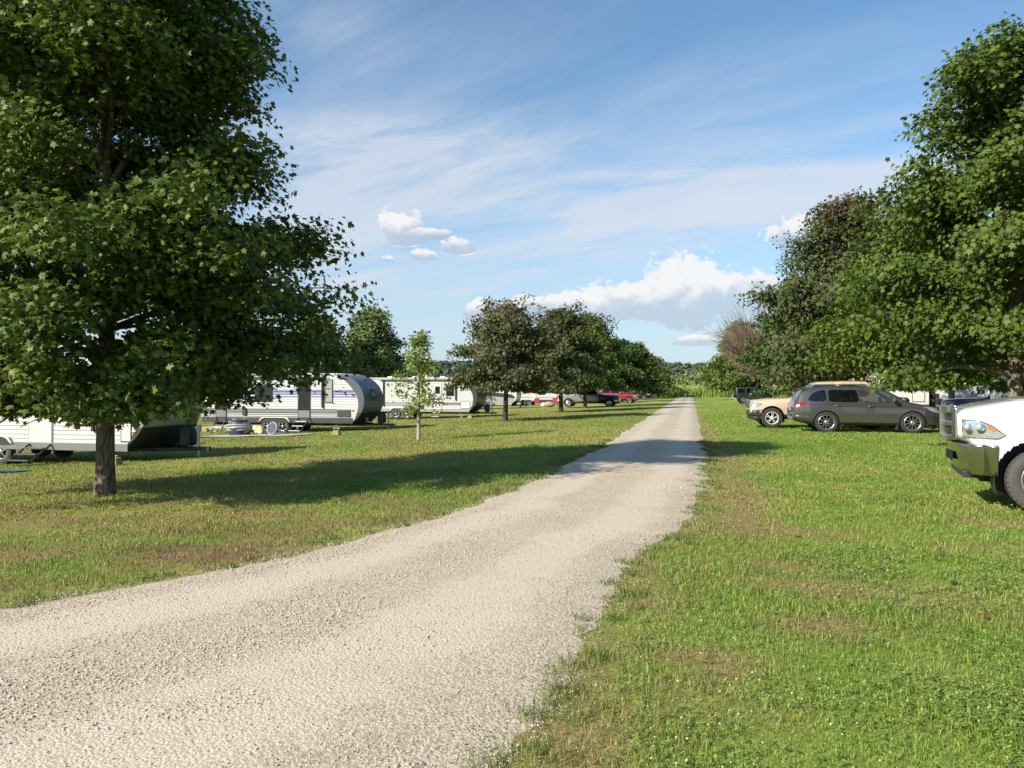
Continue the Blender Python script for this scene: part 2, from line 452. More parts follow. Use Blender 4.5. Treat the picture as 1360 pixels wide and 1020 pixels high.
TF = np.array([[0, 1, 4], [1, 2, 4], [2, 3, 4], [3, 0, 4], [1, 0, 5], [2, 1, 5], [3, 2, 5], [0, 3, 5]])
clump = fbm(x * 1.8, y * 1.8, 95, 3)
s = (.0022 + .0046 * rng.random(n) ** 3.2) * (.85 + .35 * sstep(.4, .7, clump)) * np.sqrt(np.maximum(r, 3.5) / 4.0)
sc = s[:, None] * np.stack([rng.uniform(.8, 1.5, n), rng.uniform(.7, 1.1, n), rng.uniform(.5, .9, n)], 1)
V = T[None] * sc[:, None, :] + rng.normal(0, .22, (n, 6, 3)) * s[:, None, None]
an = rng.uniform(0, 6.283, n); c, d = np.cos(an)[:, None], np.sin(an)[:, None]
V = np.stack([V[..., 0] * c - V[..., 1] * d, V[..., 0] * d + V[..., 1] * c, V[..., 2]], 2)
zr = .018 + .022 * np.sin(np.pi * np.clip((x - edge_l(y)) / (edge_r(y) - edge_l(y)), 0, 1))
zr = np.where(inside[k] < 0, .004, zr) - .004
V += np.stack([x, y, zr + s * .25], 1)[:, None, :]
tone = rng.random(n) ** 1.2
cc = np.array([.39, .335, .262]) * (1 - tone[:, None]) + np.array([.56, .495, .40]) * tone[:, None]
cc *= (1 + rng.normal(0, .06, (n, 1)))
br = (rng.random(n) < .1)[:, None]; cc = np.where(br, cc * np.array([1.0, .82, .62]), cc)
FF = (np.arange(n)[:, None, None] * 6 + TF[None]).reshape(-1, 3)
M['stone'] = col_mat('gravel_stone', .85, 0, .2)
tag(fast_mesh('loose_gravel', V.reshape(-1, 3), FF, M['stone'], col=np.repeat(np.clip(cc, 0, 1), 6, 0)), 'loose pale crushed stones lying on the near gravel lane', 'gravel', kind='stuff')

# ------------------------------------------------------------------ grass
def blades(x, y, z, hgt, wid, col, lean, name, label, cat, mat_):
    n = len(x)
    a = rng.uniform(0, 6.283, n); b = rng.uniform(0, 6.283, n)
    sx, sy = np.cos(a) * wid / 2, np.sin(a) * wid / 2
    lx, ly_ = np.cos(b) * lean * hgt, np.sin(b) * lean * hgt
    V = np.zeros((n, 5, 3))
    V[:, 0] = np.stack([x - sx, y - sy, z - .01], 1); V[:, 1] = np.stack([x + sx, y + sy, z - .01], 1)
    V[:, 2] = np.stack([x - sx * .75 + lx * .35, y - sy * .75 + ly_ * .35, z + hgt * .55], 1)
    V[:, 3] = np.stack([x + sx * .75 + lx * .35, y + sy * .75 + ly_ * .35, z + hgt * .55], 1)
    V[:, 4] = np.stack([x + lx, y + ly_, z + hgt * np.sqrt(np.maximum(.2, 1 - lean ** 2 * .6))], 1)
    o = np.arange(n)[:, None] * 5
    F = np.concatenate([o + np.array([[0, 1, 3]]), o + np.array([[0, 3, 2]]), o + np.array([[2, 3, 4]])], 0)
    return tag(fast_mesh(name, V.reshape(-1, 3), F, mat_, col=np.repeat(np.clip(col, 0, 1), 5, 0)), label, cat, kind='stuff')
M['grass'] = col_mat('grass_blade', .55, .3, .25)
x, y, r = polar(800000, 2.6, 95, .60, -46, 46)
el_, er_ = edge_l(y), edge_r(y)
out = np.maximum(el_ - x, x - er_)
p = np.where(out > 0, .35 + .65 * sstep(0, .5, out), .05 * np.exp(out / .12))
bare = np.zeros(len(x))
for (px, py, rx, ry, s_) in PATCH:
    bare = np.maximum(bare, np.exp(-(((x - px) / rx) ** 2 + ((y - py) / ry) ** 2)) * s_)
p *= 1 - .7 * bare
p *= sstep(95, 40, r)
k = rng.random(len(x)) < p
x, y, r, bare = x[k], y[k], r[k], bare[k]; n = len(x); print('blades', n)
tuft = fbm(x * 2.2, y * 2.2, 101, 3)
edge = np.exp(-np.maximum(np.maximum(edge_l(y) - x, x - edge_r(y)), 0) / .5)
h = (.016 + .024 * rng.random(n)) * (.6 + 1.0 * sstep(.4, .72, tuft)) * (1 + .4 * edge * (rng.random(n) < .3)) * (np.minimum(r, 7) / 4) ** .2 * (1 - .4 * bare)
w = .0035 * (r / 3.2) ** .78 * rng.uniform(.7, 1.3, n)
col = grass_col(x, y) * rng.uniform(.62, 1.38, (n, 1)) * np.stack([rng.uniform(.82, 1.14, n), np.ones(n), rng.uniform(.8, 1.2, n)], 1)
dryb = (rng.random(n) < .04 + .05 * edge)[:, None]
col = np.where(dryb, np.array([.36, .29, .13]) * rng.uniform(.6, 1.2, (n, 1)), col)
blades(x, y, H(x, y), h, w, col, rng.uniform(.2, 1.0, n), 'lawn_grass', 'mown green lawn grass with dry straw coloured patches either side of the lane', 'grass', M['grass'])
# taller ragged tufts creeping over the lane edges
nt = 230
ty = 2.9 + 22 * rng.random(nt) ** 1.6
side = rng.random(nt) < .6
tx = np.where(side, edge_r(ty) + rng.normal(.04, .11, nt), edge_l(ty) - rng.normal(.04, .11, nt))
per = 70
bx = np.repeat(tx, per) + rng.normal(0, .055, nt * per); by = np.repeat(ty, per) + rng.normal(0, .055, nt * per)
rr = np.hypot(bx, by); n = len(bx)
tc_ = np.repeat(rng.random(nt), per)[:, None]
col = (np.array([.11, .20, .035]) * (1 - tc_) + np.array([.21, .24, .06]) * tc_) * rng.uniform(.65, 1.3, (n, 1))
sd = (rng.random(n) < .12)[:, None]; col = np.where(sd, np.array([.38, .31, .15]), col)
blades(bx, by, np.maximum(H(bx, by), .002), rng.uniform(.02, .06, n) * np.repeat(rng.uniform(.6, 1.25, nt), per), .0035 * (rr / 3.2) ** .7, col,
       rng.uniform(.3, 1.1, n), 'verge_grass', 'ragged darker grass tufts creeping over the edges of the gravel', 'grass', M['grass'])

# clover
x, y, r = polar(170000, 2.7, 13, .6, -46, 20)
k = rng.random(len(x)) < clover_mask(x, y) * (1 - .97 * np.max([np.exp(-(((x - a) / c_) ** 2 + ((y - b) / d_) ** 2)) * e_ for a, b, c_, d_, e_ in PATCH], 0)) * sstep(.30, .52, fbm(x * 2.6, y * 2.6, 113, 3))
x, y, r = x[k], y[k], r[k]; n = len(x); print('clover', n)
s = rng.uniform(.0065, .0115, n) * (r / 3.6) ** .45
hz = H(x, y) + rng.uniform(.012, .05, n)
a0 = rng.uniform(0, 6.283, n)
Vs = []
for j in range(3):
    a = a0 + j * 2.094 + rng.normal(0, .15, n); ca, sa = np.cos(a), np.sin(a)
    tl = rng.normal(.05, .35, n)
    def P(f, l): return np.stack([x + s * (f * ca - l * sa), y + s * (f * sa + l * ca), hz + s * (f * tl - abs(l) * .25)], 1)
    Vs.append(np.stack([P(.05, 0), P(.9, .62), P(1.45, 0), P(.9, -.62)], 1))
V = np.stack(Vs, 1).reshape(-1, 3)
F = np.arange(n * 12).reshape(-1, 4)
lc = (np.array([.220, .315, .066]) * rng.uniform(.6, 1.35, (n, 1))) * np.stack([rng.uniform(.82, 1.3, n), np.ones(n), np.ones(n)], 1)
M['clover'] = col_mat('clover_leaf', .5, .25, .35)
tag(fast_mesh('clover', V, F, M['clover'], col=np.repeat(lc, 12, 0)), 'bright green three leaved clover spreading through the lawn right of the lane', 'clover', kind='stuff')
# clover flower heads
x, y, r = polar(4200, 3.2, 24, 1.2, -46, 5)
k = (x > edge_r(y) + .4) & (rng.random(len(x)) < sstep(.45, .66, fbm(x * .45 + 2, y * .45, 121, 3)) * .75)
x, y, r = x[k], y[k], r[k]; n = len(x); print('flowers', n)
s = rng.uniform(.004, .007, n) * (r / 4) ** .3
ic = bmesh.new(); bmesh.ops.create_icosphere(ic, subdivisions=1, radius=1)
IV = np.array([v.co[:] for v in ic.verts]); ic.verts.index_update(); IF = np.array([[v.index for v in f.verts] for f in ic.faces]); ic.free()
nv = len(IV)
V = IV[None] * s[:, None, None] * rng.uniform(.8, 1.2, (n, nv, 1)) + np.stack([x, y, H(x, y) + rng.uniform(.04, .075, n)], 1)[:, None]
F = (np.arange(n)[:, None, None] * nv + IF[None]).reshape(-1, 3)
M['petal'] = simple('clover_flower', (.42, .42, .30), .8, .2)
tag(fast_mesh('clover_flowers', V.reshape(-1, 3), F, M['petal']), 'small white clover flower heads dotted over the right hand lawn', 'flowers', kind='stuff')

# ------------------------------------------------------------------ tall grass field past the lane's end, and the far hills
n = 60000
x = rng.uniform(-70, 45, n); y = 159 + 60 * rng.random(n) ** 1.7
h = (2.0 + 1.1 * fbm(x * .12, y * .12, 131, 3)) * rng.uniform(.6, 1.15, n)
k = fbm(x * .08, y * .1, 133, 3)
col = np.array([.25, .36, .075]) * (1 - k[:, None]) + np.array([.37, .41, .12]) * k[:, None]
tp = ((rng.random(n) < .16) & (y > 172))[:, None]; col = np.where(tp, np.array([.40, .30, .18]), col) * rng.uniform(.7, 1.25, (n, 1))
blades(x, y, H(x, y), h, rng.uniform(.10, .22, n), col, rng.uniform(.1, .5, n), 'tall_grass', 'tall pale green field grass where the gravel lane ends', 'tall grass', M['grass'])

hx = np.linspace(-900, 900, 160); hy = np.linspace(420, 1000, 50)
HX, HY = np.meshgrid(hx, hy)
def hill_z(x, y):
    return -3 + sstep(420, 800, y) * (16 + 14 * fbm(x * .004 + 2, y * .004, 141, 3) + 5 * sstep(-100, 300, -x))
hz = hill_z(HX, HY)
idx = np.arange(HX.size).reshape(HX.shape)
F = np.stack([idx[:-1, :-1].ravel(), idx[:-1, 1:].ravel(), idx[1:, 1:].ravel(), idx[1:, :-1].ravel()], 1)
M['hill'] = simple('hill_ground', (.05, .085, .03), .9, .1, var=.3, scale=.05)
tag(fast_mesh('hills', np.stack([HX.ravel(), HY.ravel(), hz.ravel()], 1), F, M['hill'], smooth=True), kind='structure')
# ------------------------------------------------------------------ leaves
def _fan(outline, c):
    P = [c] + outline; n = len(outline)
    return np.array([(a, b, -.16 * abs(a) * 1.2 - .14 * b * b) for a, b in P]), np.array([(0, i + 1, (i + 1) % n + 1) for i in range(n)])
_half = [(.10, -.04), (.47, .06), (.30, .26), (.60, .56), (.20, .60)]
LEAF = {'maple': _fan([(0, 0)] + _half + [(0, 1.02)] + [(-a, b) for a, b in reversed(_half)], (0, .36))}
_p = [(0, 0), (.5, .34), (.2, .52), (0, 1), (-.2, .52), (-.5, .34)]
LEAF['lobed'] = (np.array([(a, b, -.2 * abs(a) - .12 * b * b) for a, b in _p]), np.array([(0, 1, 2), (0, 2, 3), (0, 3, 4), (0, 4, 5)]))
_p = [(0, 0), (.42, .45), (0, 1), (-.42, .45)]
LEAF['oval'] = (np.array([(a, b, -.25 * abs(a) - .1 * b * b) for a, b in _p]), np.array([(0, 1, 2), (0, 2, 3)]))

def leaves(C, outdir, size, kind, up=.8, outw=.55, rnd=.55):
    """leaf blades at C, tilted to the light, tips hanging outward; returns V, F"""
    T, TF = LEAF[kind]; n = len(C)
    nn = np.zeros((n, 3)); nn[:, 2] = up
    nn += outdir * outw + rng.normal(0, rnd, (n, 3)); nn /= np.linalg.norm(nn, axis=1)[:, None]
    ax = outdir * .7 + rng.normal(0, .7, (n, 3)); ax[:, 2] -= .45
    ax -= nn * (ax * nn).sum(1)[:, None]; ax /= np.maximum(np.linalg.norm(ax, axis=1), 1e-6)[:, None]
    sd = np.cross(ax, nn)
    s = size * rng.uniform(.62, 1.25, n)
    Ts = T[None] * s[:, None, None]
    V = C[:, None] + Ts[..., 0:1] * sd[:, None] + Ts[..., 1:2] * ax[:, None] + Ts[..., 2:3] * nn[:, None]
    F = (np.arange(n)[:, None, None] * len(T) + TF[None]).reshape(-1, 3)
    return V.reshape(-1, 3), F, len(T)

class Tubes:
    def __init__(s): s.V = []; s.F = []; s.n = 0
    def add(s, P, r, k=6):
        P = np.asarray(P, float); m = len(P)
        d = np.gradient(P, axis=0); d /= np.maximum(np.linalg.norm(d, axis=1), 1e-9)[:, None]
        a = np.array([0, 0, 1.]) if abs(d[0, 2]) < .85 else np.array([1., 0, 0])
        x = np.cross(d, a); x /= np.linalg.norm(x, axis=1)[:, None]; y = np.cross(d, x)
        t = np.arange(k) * 2 * np.pi / k
        V = P[:, None] + (x[:, None] * np.cos(t)[None, :, None] + y[:, None] * np.sin(t)[None, :, None]) * np.asarray(r)[:, None, None]
        s.V.append(V.reshape(-1, 3))
        i, j = np.meshgrid(np.arange(m - 1), np.arange(k), indexing='ij')
        s.F.append((s.n + np.stack([i * k + j, i * k + (j + 1) % k, (i + 1) * k + (j + 1) % k, (i + 1) * k + j], -1)).reshape(-1, 4))
        s.n += m * k
    def build(s, name, m, parent):
        return fast_mesh(name, np.concatenate(s.V), np.concatenate(s.F), m, parent, smooth=True)

def bark_mat(name, c0, c1):
    m, k, out = mat(name)
    tc = k.n('ShaderNodeTexCoord').outputs['Object']
    mp = k.n('ShaderNodeMapping'); mp.inputs['Scale'].default_value = (16, 16, 2.6); k.l(tc, mp.inputs[0])
    f = k.noise(mp.outputs[0], 2.2, 5, .65, .4); g = k.noise(tc, 3, 3)
    c = k.mix(k.ss(f, .35, .65), c0, c1)
    c = k.mix(k.m('MULTIPLY', k.ss(g, .55, .7), .35), c, (.20, .21, .15))
    b = pbsdf(k, out, c, .92, .1); bump_from(k, b, f, 1.0, .04); return m
M['bark'] = bark_mat('bark', (.065, .052, .040), (.27, .22, .165))
M['bark_dark'] = bark_mat('bark_dark', (.03, .025, .022), (.10, .085, .072))
M['bark_pale'] = bark_mat('bark_pale', (.26, .22, .17), (.50, .45, .37))
M['dead_wood'] = bark_mat('dead_wood', (.12, .085, .060), (.30, .225, .165))
M['leaf_maple'] = leaf_mat('leaf_maple', (.052, .080, .013), (.085, .126, .018), (.169, .194, .034), .20)
M['leaf_right'] = leaf_mat('leaf_right', (0.058, 0.090, 0.013), (0.100, 0.144, 0.017), (0.189, 0.195, 0.031), .28)
M['leaf_tall'] = leaf_mat('leaf_tall', (0.048, 0.081, 0.015), (0.083, 0.123, 0.018), (0.142, 0.168, 0.027), .25)
M['leaf_copper'] = leaf_mat('leaf_copper', (.066, .084, .026), (.095, .106, .045), (.156, .114, .074), .22)
M['leaf_copper2'] = leaf_mat('leaf_copper_green', (.053, .080, .022), (.077, .098, .030), (.138, .090, .066), .22)
M['leaf_olive'] = leaf_mat('leaf_olive', (.050, .087, .018), (.084, .124, .025), (.198, .198, .032), .25)
M['leaf_dark'] = leaf_mat('leaf_dark', (.040, .074, .018), (.061, .103, .024), (.099, .129, .034), .2)
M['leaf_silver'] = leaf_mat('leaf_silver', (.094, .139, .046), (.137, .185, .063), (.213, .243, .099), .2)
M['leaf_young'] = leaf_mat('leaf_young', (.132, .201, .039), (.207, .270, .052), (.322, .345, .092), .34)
M['leaf_far_hazed'] = leaf_mat('leaf_far_hazed', (.11, .155, .055), (.15, .195, .07), (.20, .235, .09), .2)  # green paled and greyed: distance haze is mixed into the leaf colour
M['leaf_hill_hazed'] = leaf_mat('leaf_hill_hazed', (.060, .090, .055), (.080, .115, .066), (.11, .145, .075), .1)  # faded bluish green stands in for air haze over the hill

def tree(name, xy, Ht, cb, R, prof, n_leaf, size, kind, mleaf, mbark, tr, seed, label, group=None, nl=34, cl=.34,
         lobes=.22, tipcol=0., sec=1.0, flat=.45, centre=(0, 0), bend=.0, up=.5, outw=.65, topspike=0, cat='tree', gap=0.0, tip0=.62, droop=.18, extra=None, clear=None):
    """tapered trunk, limbs to the crown's edge, side branches with leaf sprays"""
    global rng
    keep = rng; rng = np.random.default_rng(seed)
    z0 = Hs(*xy)
    root = empty(name, (xy[0], xy[1], z0 - .02), 0, label, cat, group)
    tb = Tubes()
    zz = np.linspace(0, Ht * .94, 22)
    wob = np.cumsum(rng.normal(0, .035 * R / 4, (22, 2)), 0) * (zz / Ht)[:, None] + np.outer((zz / Ht) ** 1.4, np.array(centre) * .8)
    TP = np.stack([wob[:, 0], wob[:, 1], zz], 1)
    rr = tr * (1 - zz / (Ht * 1.0)) ** .75 * (1 + .22 * np.exp(-zz / (tr * 1.6))) + .012
    tb.add(TP, rr, 12)
    def on_trunk(h): return np.array([np.interp(h, zz, TP[:, 0]), np.interp(h, zz, TP[:, 1]), h])
    lob = rng.uniform(0, 6.28, 8)
    def env(az, z):
        s = np.clip((z - cb) / (Ht - cb), 0, 1)
        r = R * np.interp(s, prof[0], prof[1])
        return r * (1 + lobes * (.55 * np.sin(3 * az + lob[0] + s * 5) + .45 * np.sin(5 * az + lob[1] - s * 9) + .35 * np.sin(11 * s + lob[2] + 2 * az)))
    SP = []; SD = []; SW = []
    az = rng.uniform(0, 6.28)
    for i in range(nl):
        f = (i + .5) / nl
        h = cb * .8 + (Ht * .90 - cb * .8) * f ** .95 + rng.normal(0, .1)
        az += 2.39996 + rng.normal(0, .25)
        if clear is not None and clear(az, h): continue
        pitch = R_(8 + 58 * f + rng.normal(0, 6))
        st = on_trunk(h); d = np.array([math.cos(az) * math.cos(pitch), math.sin(az) * math.cos(pitch), math.sin(pitch)])
        cx = np.array([*(np.array(centre) * min(1, h / Ht * 1.3)), 0])
        L = .4
        while L < R * 1.7:
            p = st + d * L
            q = p - cx
            if np.hypot(q[0], q[1]) > env(math.atan2(q[1], q[0]), p[2]) or p[2] > Ht * .99: break
            L += .12
        L *= rng.uniform(.86, 1.04)
        m = 9; tt = np.linspace(0, 1, m)
        LP = st + d[None] * (tt * L)[:, None]
        LP[:, 2] += (np.sin(tt * np.pi) * .06 * L - droop * L * tt ** 2.2 * (1 - f))
        LP += np.cumsum(rng.normal(0, .018 * L, (m, 3)), 0) * tt[:, None]
        r0 = max(.012, tr * (.20 + .30 * (1 - f)) * min(1, .35 + L / R))
        tb.add(LP, r0 * (1 - tt) ** .8 + .006, 6)
        ns = max(4, int(L / .36 * sec))
        for j in range(ns):
            t = .16 + .84 * (j + rng.random()) / ns
            p0 = np.array([np.interp(t, tt, LP[:, c]) for c in range(3)])
            a2 = rng.choice([-1, 1]) * R_(rng.uniform(25, 75)) * (1 - .55 * t)
            ca, sa = math.cos(a2), math.sin(a2)
            d2 = np.array([d[0] * ca - d[1] * sa, d[0] * sa + d[1] * ca, d[2] * .55 + rng.normal(.06, .28)]); d2 /= np.linalg.norm(d2)
            L2 = (.30 + .34 * L * (1.05 - t)) * rng.uniform(.6, 1.2) * min(1.5, max(.6, R / 3.5))
            e = p0 + d2 * L2; q = e - cx
            lim = env(math.atan2(q[1], q[0]), e[2]) * 1.02
            hr = np.hypot(q[0], q[1])
            if hr > lim: L2 *= max(.25, 1 - (hr - lim) / L2)
            t2 = np.linspace(0, 1, 4); BP = p0 + d2 * (t2 * L2)[:, None]; BP[:, 2] -= droop * .6 * L2 * t2 ** 2
            tb.add(BP, (max(.006, r0 * .32 * (1 - t))) * (1 - t2 * .75) + .002, 3)
            k = max(2, int(L2 / (cl * .62)))
            for u in np.linspace(.35, 1.0, k):
                if gap and rng.random() < gap: continue
                SP.append(p0 + d2 * L2 * u - np.array([0, 0, droop * .6 * L2 * u * u])); SD.append(d2)
                SW.append(rng.uniform(.5, 1.3))
    for j in range(topspike):
        h = Ht * rng.uniform(.72, .90); a = rng.uniform(0, 6.28)
        s = on_trunk(h) + np.array([math.cos(a), math.sin(a), 0]) * env(a, h) * rng.uniform(.2, .75)
        e = s + np.array([math.cos(a) * .25, math.sin(a) * .25, 1]) * rng.uniform(.7, 1.35) * R / 3.2
        tb.add([s, (s + e) / 2, e], np.array([.018, .011, .004]), 4)
        for u in np.linspace(0, 1, 5): SP.append(s + (e - s) * u); SD.append((e - s) / np.linalg.norm(e - s)); SW.append(1.1)
    if extra:
        for (s, e, k) in extra:
            s = np.array(s, float); e = np.array(e, float); tt = np.linspace(0, 1, 7)
            LP = s + (e - s)[None] * tt[:, None]; LP[:, 2] += np.sin(tt * np.pi) * .12
            tb.add(LP, .03 * (1 - tt) + .006, 6)
            for u in np.linspace(.3, 1, k):
                SP.append(s + (e - s) * u + rng.normal(0, .14, 3) * (1.25 - u)); SD.append((e - s) / np.linalg.norm(e - s)); SW.append(.8)
    SP = np.array(SP); SD = np.array(SD); SW = np.array(SW)
    pick = rng.choice(len(SP), n_leaf, p=SW / SW.sum())
    o = np.clip(rng.normal(0, 1, (n_leaf, 3)), -1.75, 1.75) * cl * np.array([1, 1, flat])
    o[:, 2] -= .25 * (o[:, 0] ** 2 + o[:, 1] ** 2) / cl
    C = SP[pick] + o
    od = SD[pick] * .6 + np.stack([C[:, 0] - centre[0], C[:, 1] - centre[1], (C[:, 2] - (cb + Ht) / 2) * .5], 1) / R
    od /= np.maximum(np.linalg.norm(od, axis=1), .2)[:, None]
    C[:, 2] = np.maximum(C[:, 2], cb * .86 + rng.normal(0, .08, n_leaf))
    V, F, k = leaves(C, od, size, kind, up=up, outw=outw)
    ray = np.hypot(C[:, 0] - centre[0], C[:, 1] - centre[1]) / np.maximum(.3, env(np.arctan2(C[:, 1], C[:, 0]), C[:, 2]))
    spray_tone = rng.normal(0, .13, len(SP))[pick]
    tint = .42 + spray_tone + rng.normal(0, .16, n_leaf) + tipcol * sstep(tip0, 1.0, (C[:, 2] - cb) / (Ht - cb)) * rng.uniform(.4, 1, n_leaf)
    tb.build('trunk', M[mbark], root)
    fast_mesh('crown', V, F, M[mleaf], root, val=np.repeat(np.clip(tint, 0, 1), k))
    rng = keep
    return root

ROUND = ([0, .12, .35, .6, .82, 1], [.62, .88, 1, .86, .55, .12])
MAPLE = ([0, .06, .15, .36, .43, .48, .62, .76, .90, 1], [.80, 1.02, 1.05, 1.0, .94, .79, .75, .71, .56, .18])
OVAL = ([0, .1, .35, .65, .85, 1], [.75, .97, 1, .80, .50, .08])
CONE = ([0, .08, .25, .5, .75, .92, 1], [.80, 1, .98, .86, .66, .38, .06])

# left row along the lane
mx, my = at(140, 13.4)
tree('maple_tree', (mx, my), 10.6, 1.78, 3.85, MAPLE, 165000, .098, 'maple', 'leaf_maple', 'bark', .146, 11,
     'big dark green maple with low hanging branches, nearest tree left of the lane', 'trees planted in a row along the left of the lane', nl=66, cl=.29, lobes=.08, centre=(0, 0), sec=1.35, up=.75, outw=.4, gap=.05,
     extra=[((0, 0, 3.3), (4.35, .9, 3.6), 14), ((0, 0, 3.0), (4.0, -.6, 3.6), 12), ((0, 0, 2.6), (3.5, .3, 2.3), 13), ((0, 0, 2.7), (3.2, 1.6, 2.2), 12), ((0, 0, 2.9), (3.7, 1.2, 3.0), 12), ((0, 0, 2.7), (1.5, -3.5, 2.0), 10), ((0, 0, 2.6), (-1.3, -3.4, 1.7), 10), ((0, 0, 2.5), (-3.4, -1.5, 1.6), 10)])
sx, sy = at(556, 27.6)
tree('young_tree', (sx, sy), 3.95, 1.25, .92, ([0, .15, .3, .5, .75, 1], [.45, .9, 1, .72, .36, .12]), 1900, .125, 'lobed', 'leaf_young', 'bark_pale', .055, 12,
     'small young pale green tree with a thin whitish trunk', 'trees planted in a row along the left of the lane', nl=15, cl=.15, lobes=.3, sec=1.2, flat=.9, droop=.02, topspike=3)
x, y = at(671, 45)
tree('copper_tree', (x, y), 6.7, 2.2, 3.9, ROUND, 23000, .20, 'lobed', 'leaf_copper', 'bark_dark', .15, 13,
     'thin copper brown round tree, first of the row past the young tree', 'trees planted in a row along the left of the lane', nl=30, cl=.34, lobes=.25, tipcol=.25, gap=.14, topspike=8)
x, y = at(745, 61)
tree('copper_tree', (x, y), 8.1, 2.0, 3.9, ROUND, 24000, .24, 'lobed', 'leaf_copper2', 'bark_dark', .17, 14,
     'brownish green round tree whose trunk stands beside the rear wheel of the grey pickup', 'trees planted in a row along the left of the lane', nl=34, cl=.40, lobes=.22, tipcol=.3, topspike=8)
x, y = at(777, 77)
tree('maple_tree', (x, y), 9.1, 2.2, 4.5, ROUND, 24000, .29, 'lobed', 'leaf_olive', 'bark_dark', .18, 15,
     'yellowish topped round tree whose trunk stands before the doors of the grey pickup', 'trees planted in a row along the left of the lane', nl=34, cl=.46, lobes=.2, tipcol=.35, topspike=5)
x, y = at(846, 132)
tree('maple_tree', (x, y), 9.6, 1.6, 4.6, ROUND, 18000, .40, 'lobed', 'leaf_olive', 'bark_dark', .18, 16,
     'dark green round tree at the far end of the left row', 'trees planted in a row along the left of the lane', nl=30, cl=.55, lobes=.2)
x, y = at(826, 106)
tree('maple_tree', (x, y), 8.6, 2.2, 3.9, ROUND, 18000, .36, 'lobed', 'leaf_dark', 'bark_dark', .18, 17,
     'dark green round tree behind the front of the grey pickup and before the red pickup', 'trees planted in a row along the left of the lane', nl=30, cl=.5, lobes=.2)

# right row
x, y = at(1349, 20.5)
tree('maple_tree', (x, y), 11.3, 2.0, 3.7, ([0, .1, .35, .6, .82, 1], [.75, .95, 1, .95, .66, .12]), 60000, .13, 'maple', 'leaf_tall', 'bark', .19, 21,
     'tallest dark green maple at the right edge rising above the white pickup', 'trees in a row right of the lane', nl=52, cl=.38, lobes=.22, gap=.10)
x, y = at(1238, 31)
tree('maple_tree', (x, y), 9.7, 2.0, 4.3, ROUND, 48000, .165, 'lobed', 'leaf_right', 'bark_dark', .12, 22,
     'bright mid green maple with low branches behind the front of the grey sport utility car', 'trees in a row right of the lane', nl=46, cl=.40, lobes=.2, tipcol=.25)
x, y = at(1118, 45)
tree('copper_tree', (x, y), 13.0, 1.9, 5.0, ([0, .1, .3, .55, .8, 1], [.82, .98, 1, .84, .5, .10]), 44000, .23, 'lobed', 'leaf_copper2', 'bark_dark', .2, 23,
     'tall dark green tree with reddish brown spiky top shoots behind the tan pickup', 'trees in a row right of the lane', nl=48, cl=.46, lobes=.2, tipcol=.8, tip0=.70, topspike=20)
x, y = at(1062, 66)
tree('maple_tree', (x, y), 11.2, 1.6, 4.6, ROUND, 26000, .27, 'lobed', 'leaf_dark', 'bark_dark', .2, 24,
     'dark green round tree between the brown topped tree and the bare branches', 'trees in a row right of the lane', nl=40, cl=.5, lobes=.2)
x, y = at(984, 122)
tree('maple_tree', (x, y), 12.4, 1.2, 5.0, ROUND, 22000, .42, 'lobed', 'leaf_olive', 'bark_dark', .2, 25,
     'farthest green round tree of the right row, left of the bare branches', 'trees in a row right of the lane', nl=36, cl=.62, lobes=.2)

# bare dead tree
def dead_tree(xy, Ht, seed):
    r_ = np.random.default_rng(seed)
    root = empty('dead_tree', (xy[0], xy[1], Hs(*xy) - .02), 0, 'brown leafless tree with fanned bare branches leaning to the lane', 'tree', 'trees in a row right of the lane')
    tb = Tubes(); tw = Tubes()
    tb.add([(0, 0, 0), (-.05, 0, 1), (-.2, .02, 2.0)], np.array([.26, .2, .17]), 10)
    def grow(p, d, L, r, lev):
        m = 6; tt = np.linspace(0, 1, m)
        P = p + d[None] * (tt * L)[:, None] + np.cumsum(r_.normal(0, .03 * L / m ** .5, (m, 3)), 0)
        (tb if lev < 2 else tw).add(P, r * (1 - .7 * tt) + .004, 6 if lev < 2 else 3)
        if lev == 3: return
        for j in range((9, 14, 9)[lev]):
            t = r_.uniform(.25, 1); q = np.array([np.interp(t, tt, P[:, c]) for c in range(3)])
            d2 = d + r_.normal(0, .34, 3) + np.array([-.05, 0, .1]); d2 /= np.linalg.norm(d2)
            grow(q, d2, L * r_.uniform(.32, .6), r * .42, lev + 1)
    for j in range(17):
        a = r_.uniform(-1, 1); d = np.array([-.80 + .75 * r_.random(), .7 * a, .5 + .75 * r_.random()]); d /= np.linalg.norm(d)
        grow(np.array([-.1, 0, 1.3 + r_.random()]), d, Ht * r_.uniform(.55, .85), .075, 1)
    tb.build('trunk', M['dead_wood'], root); tw.build('twigs', M['dead_wood'], root)
x, y = at(1027, 86)
dead_tree((x, y), 8.8, 31)

# broad trees behind the trailers
for (u, t, h, r, lab, sd) in [(494, 84, 11.6, 3.7, 'dense upright grey-green tree standing clear above the trailer with the round emblem', 41),
                              (418, 78, 10.0, 3.9, 'dense grey-green tree behind the emblem trailer, half hidden by the near maple', 42),
                              (300, 80, 10.4, 3.8, 'grey-green tree seen only in gaps through the near maple, far behind the trailers', 43)]:
    tree('dense_tree', at(u, t), h, 1.0, r, CONE, 22000, .32, 'oval', 'leaf_silver', 'bark_dark', .2, sd, lab, 'dense trees behind the trailers', nl=46, cl=.42, lobes=.12, flat=.8, up=.5)

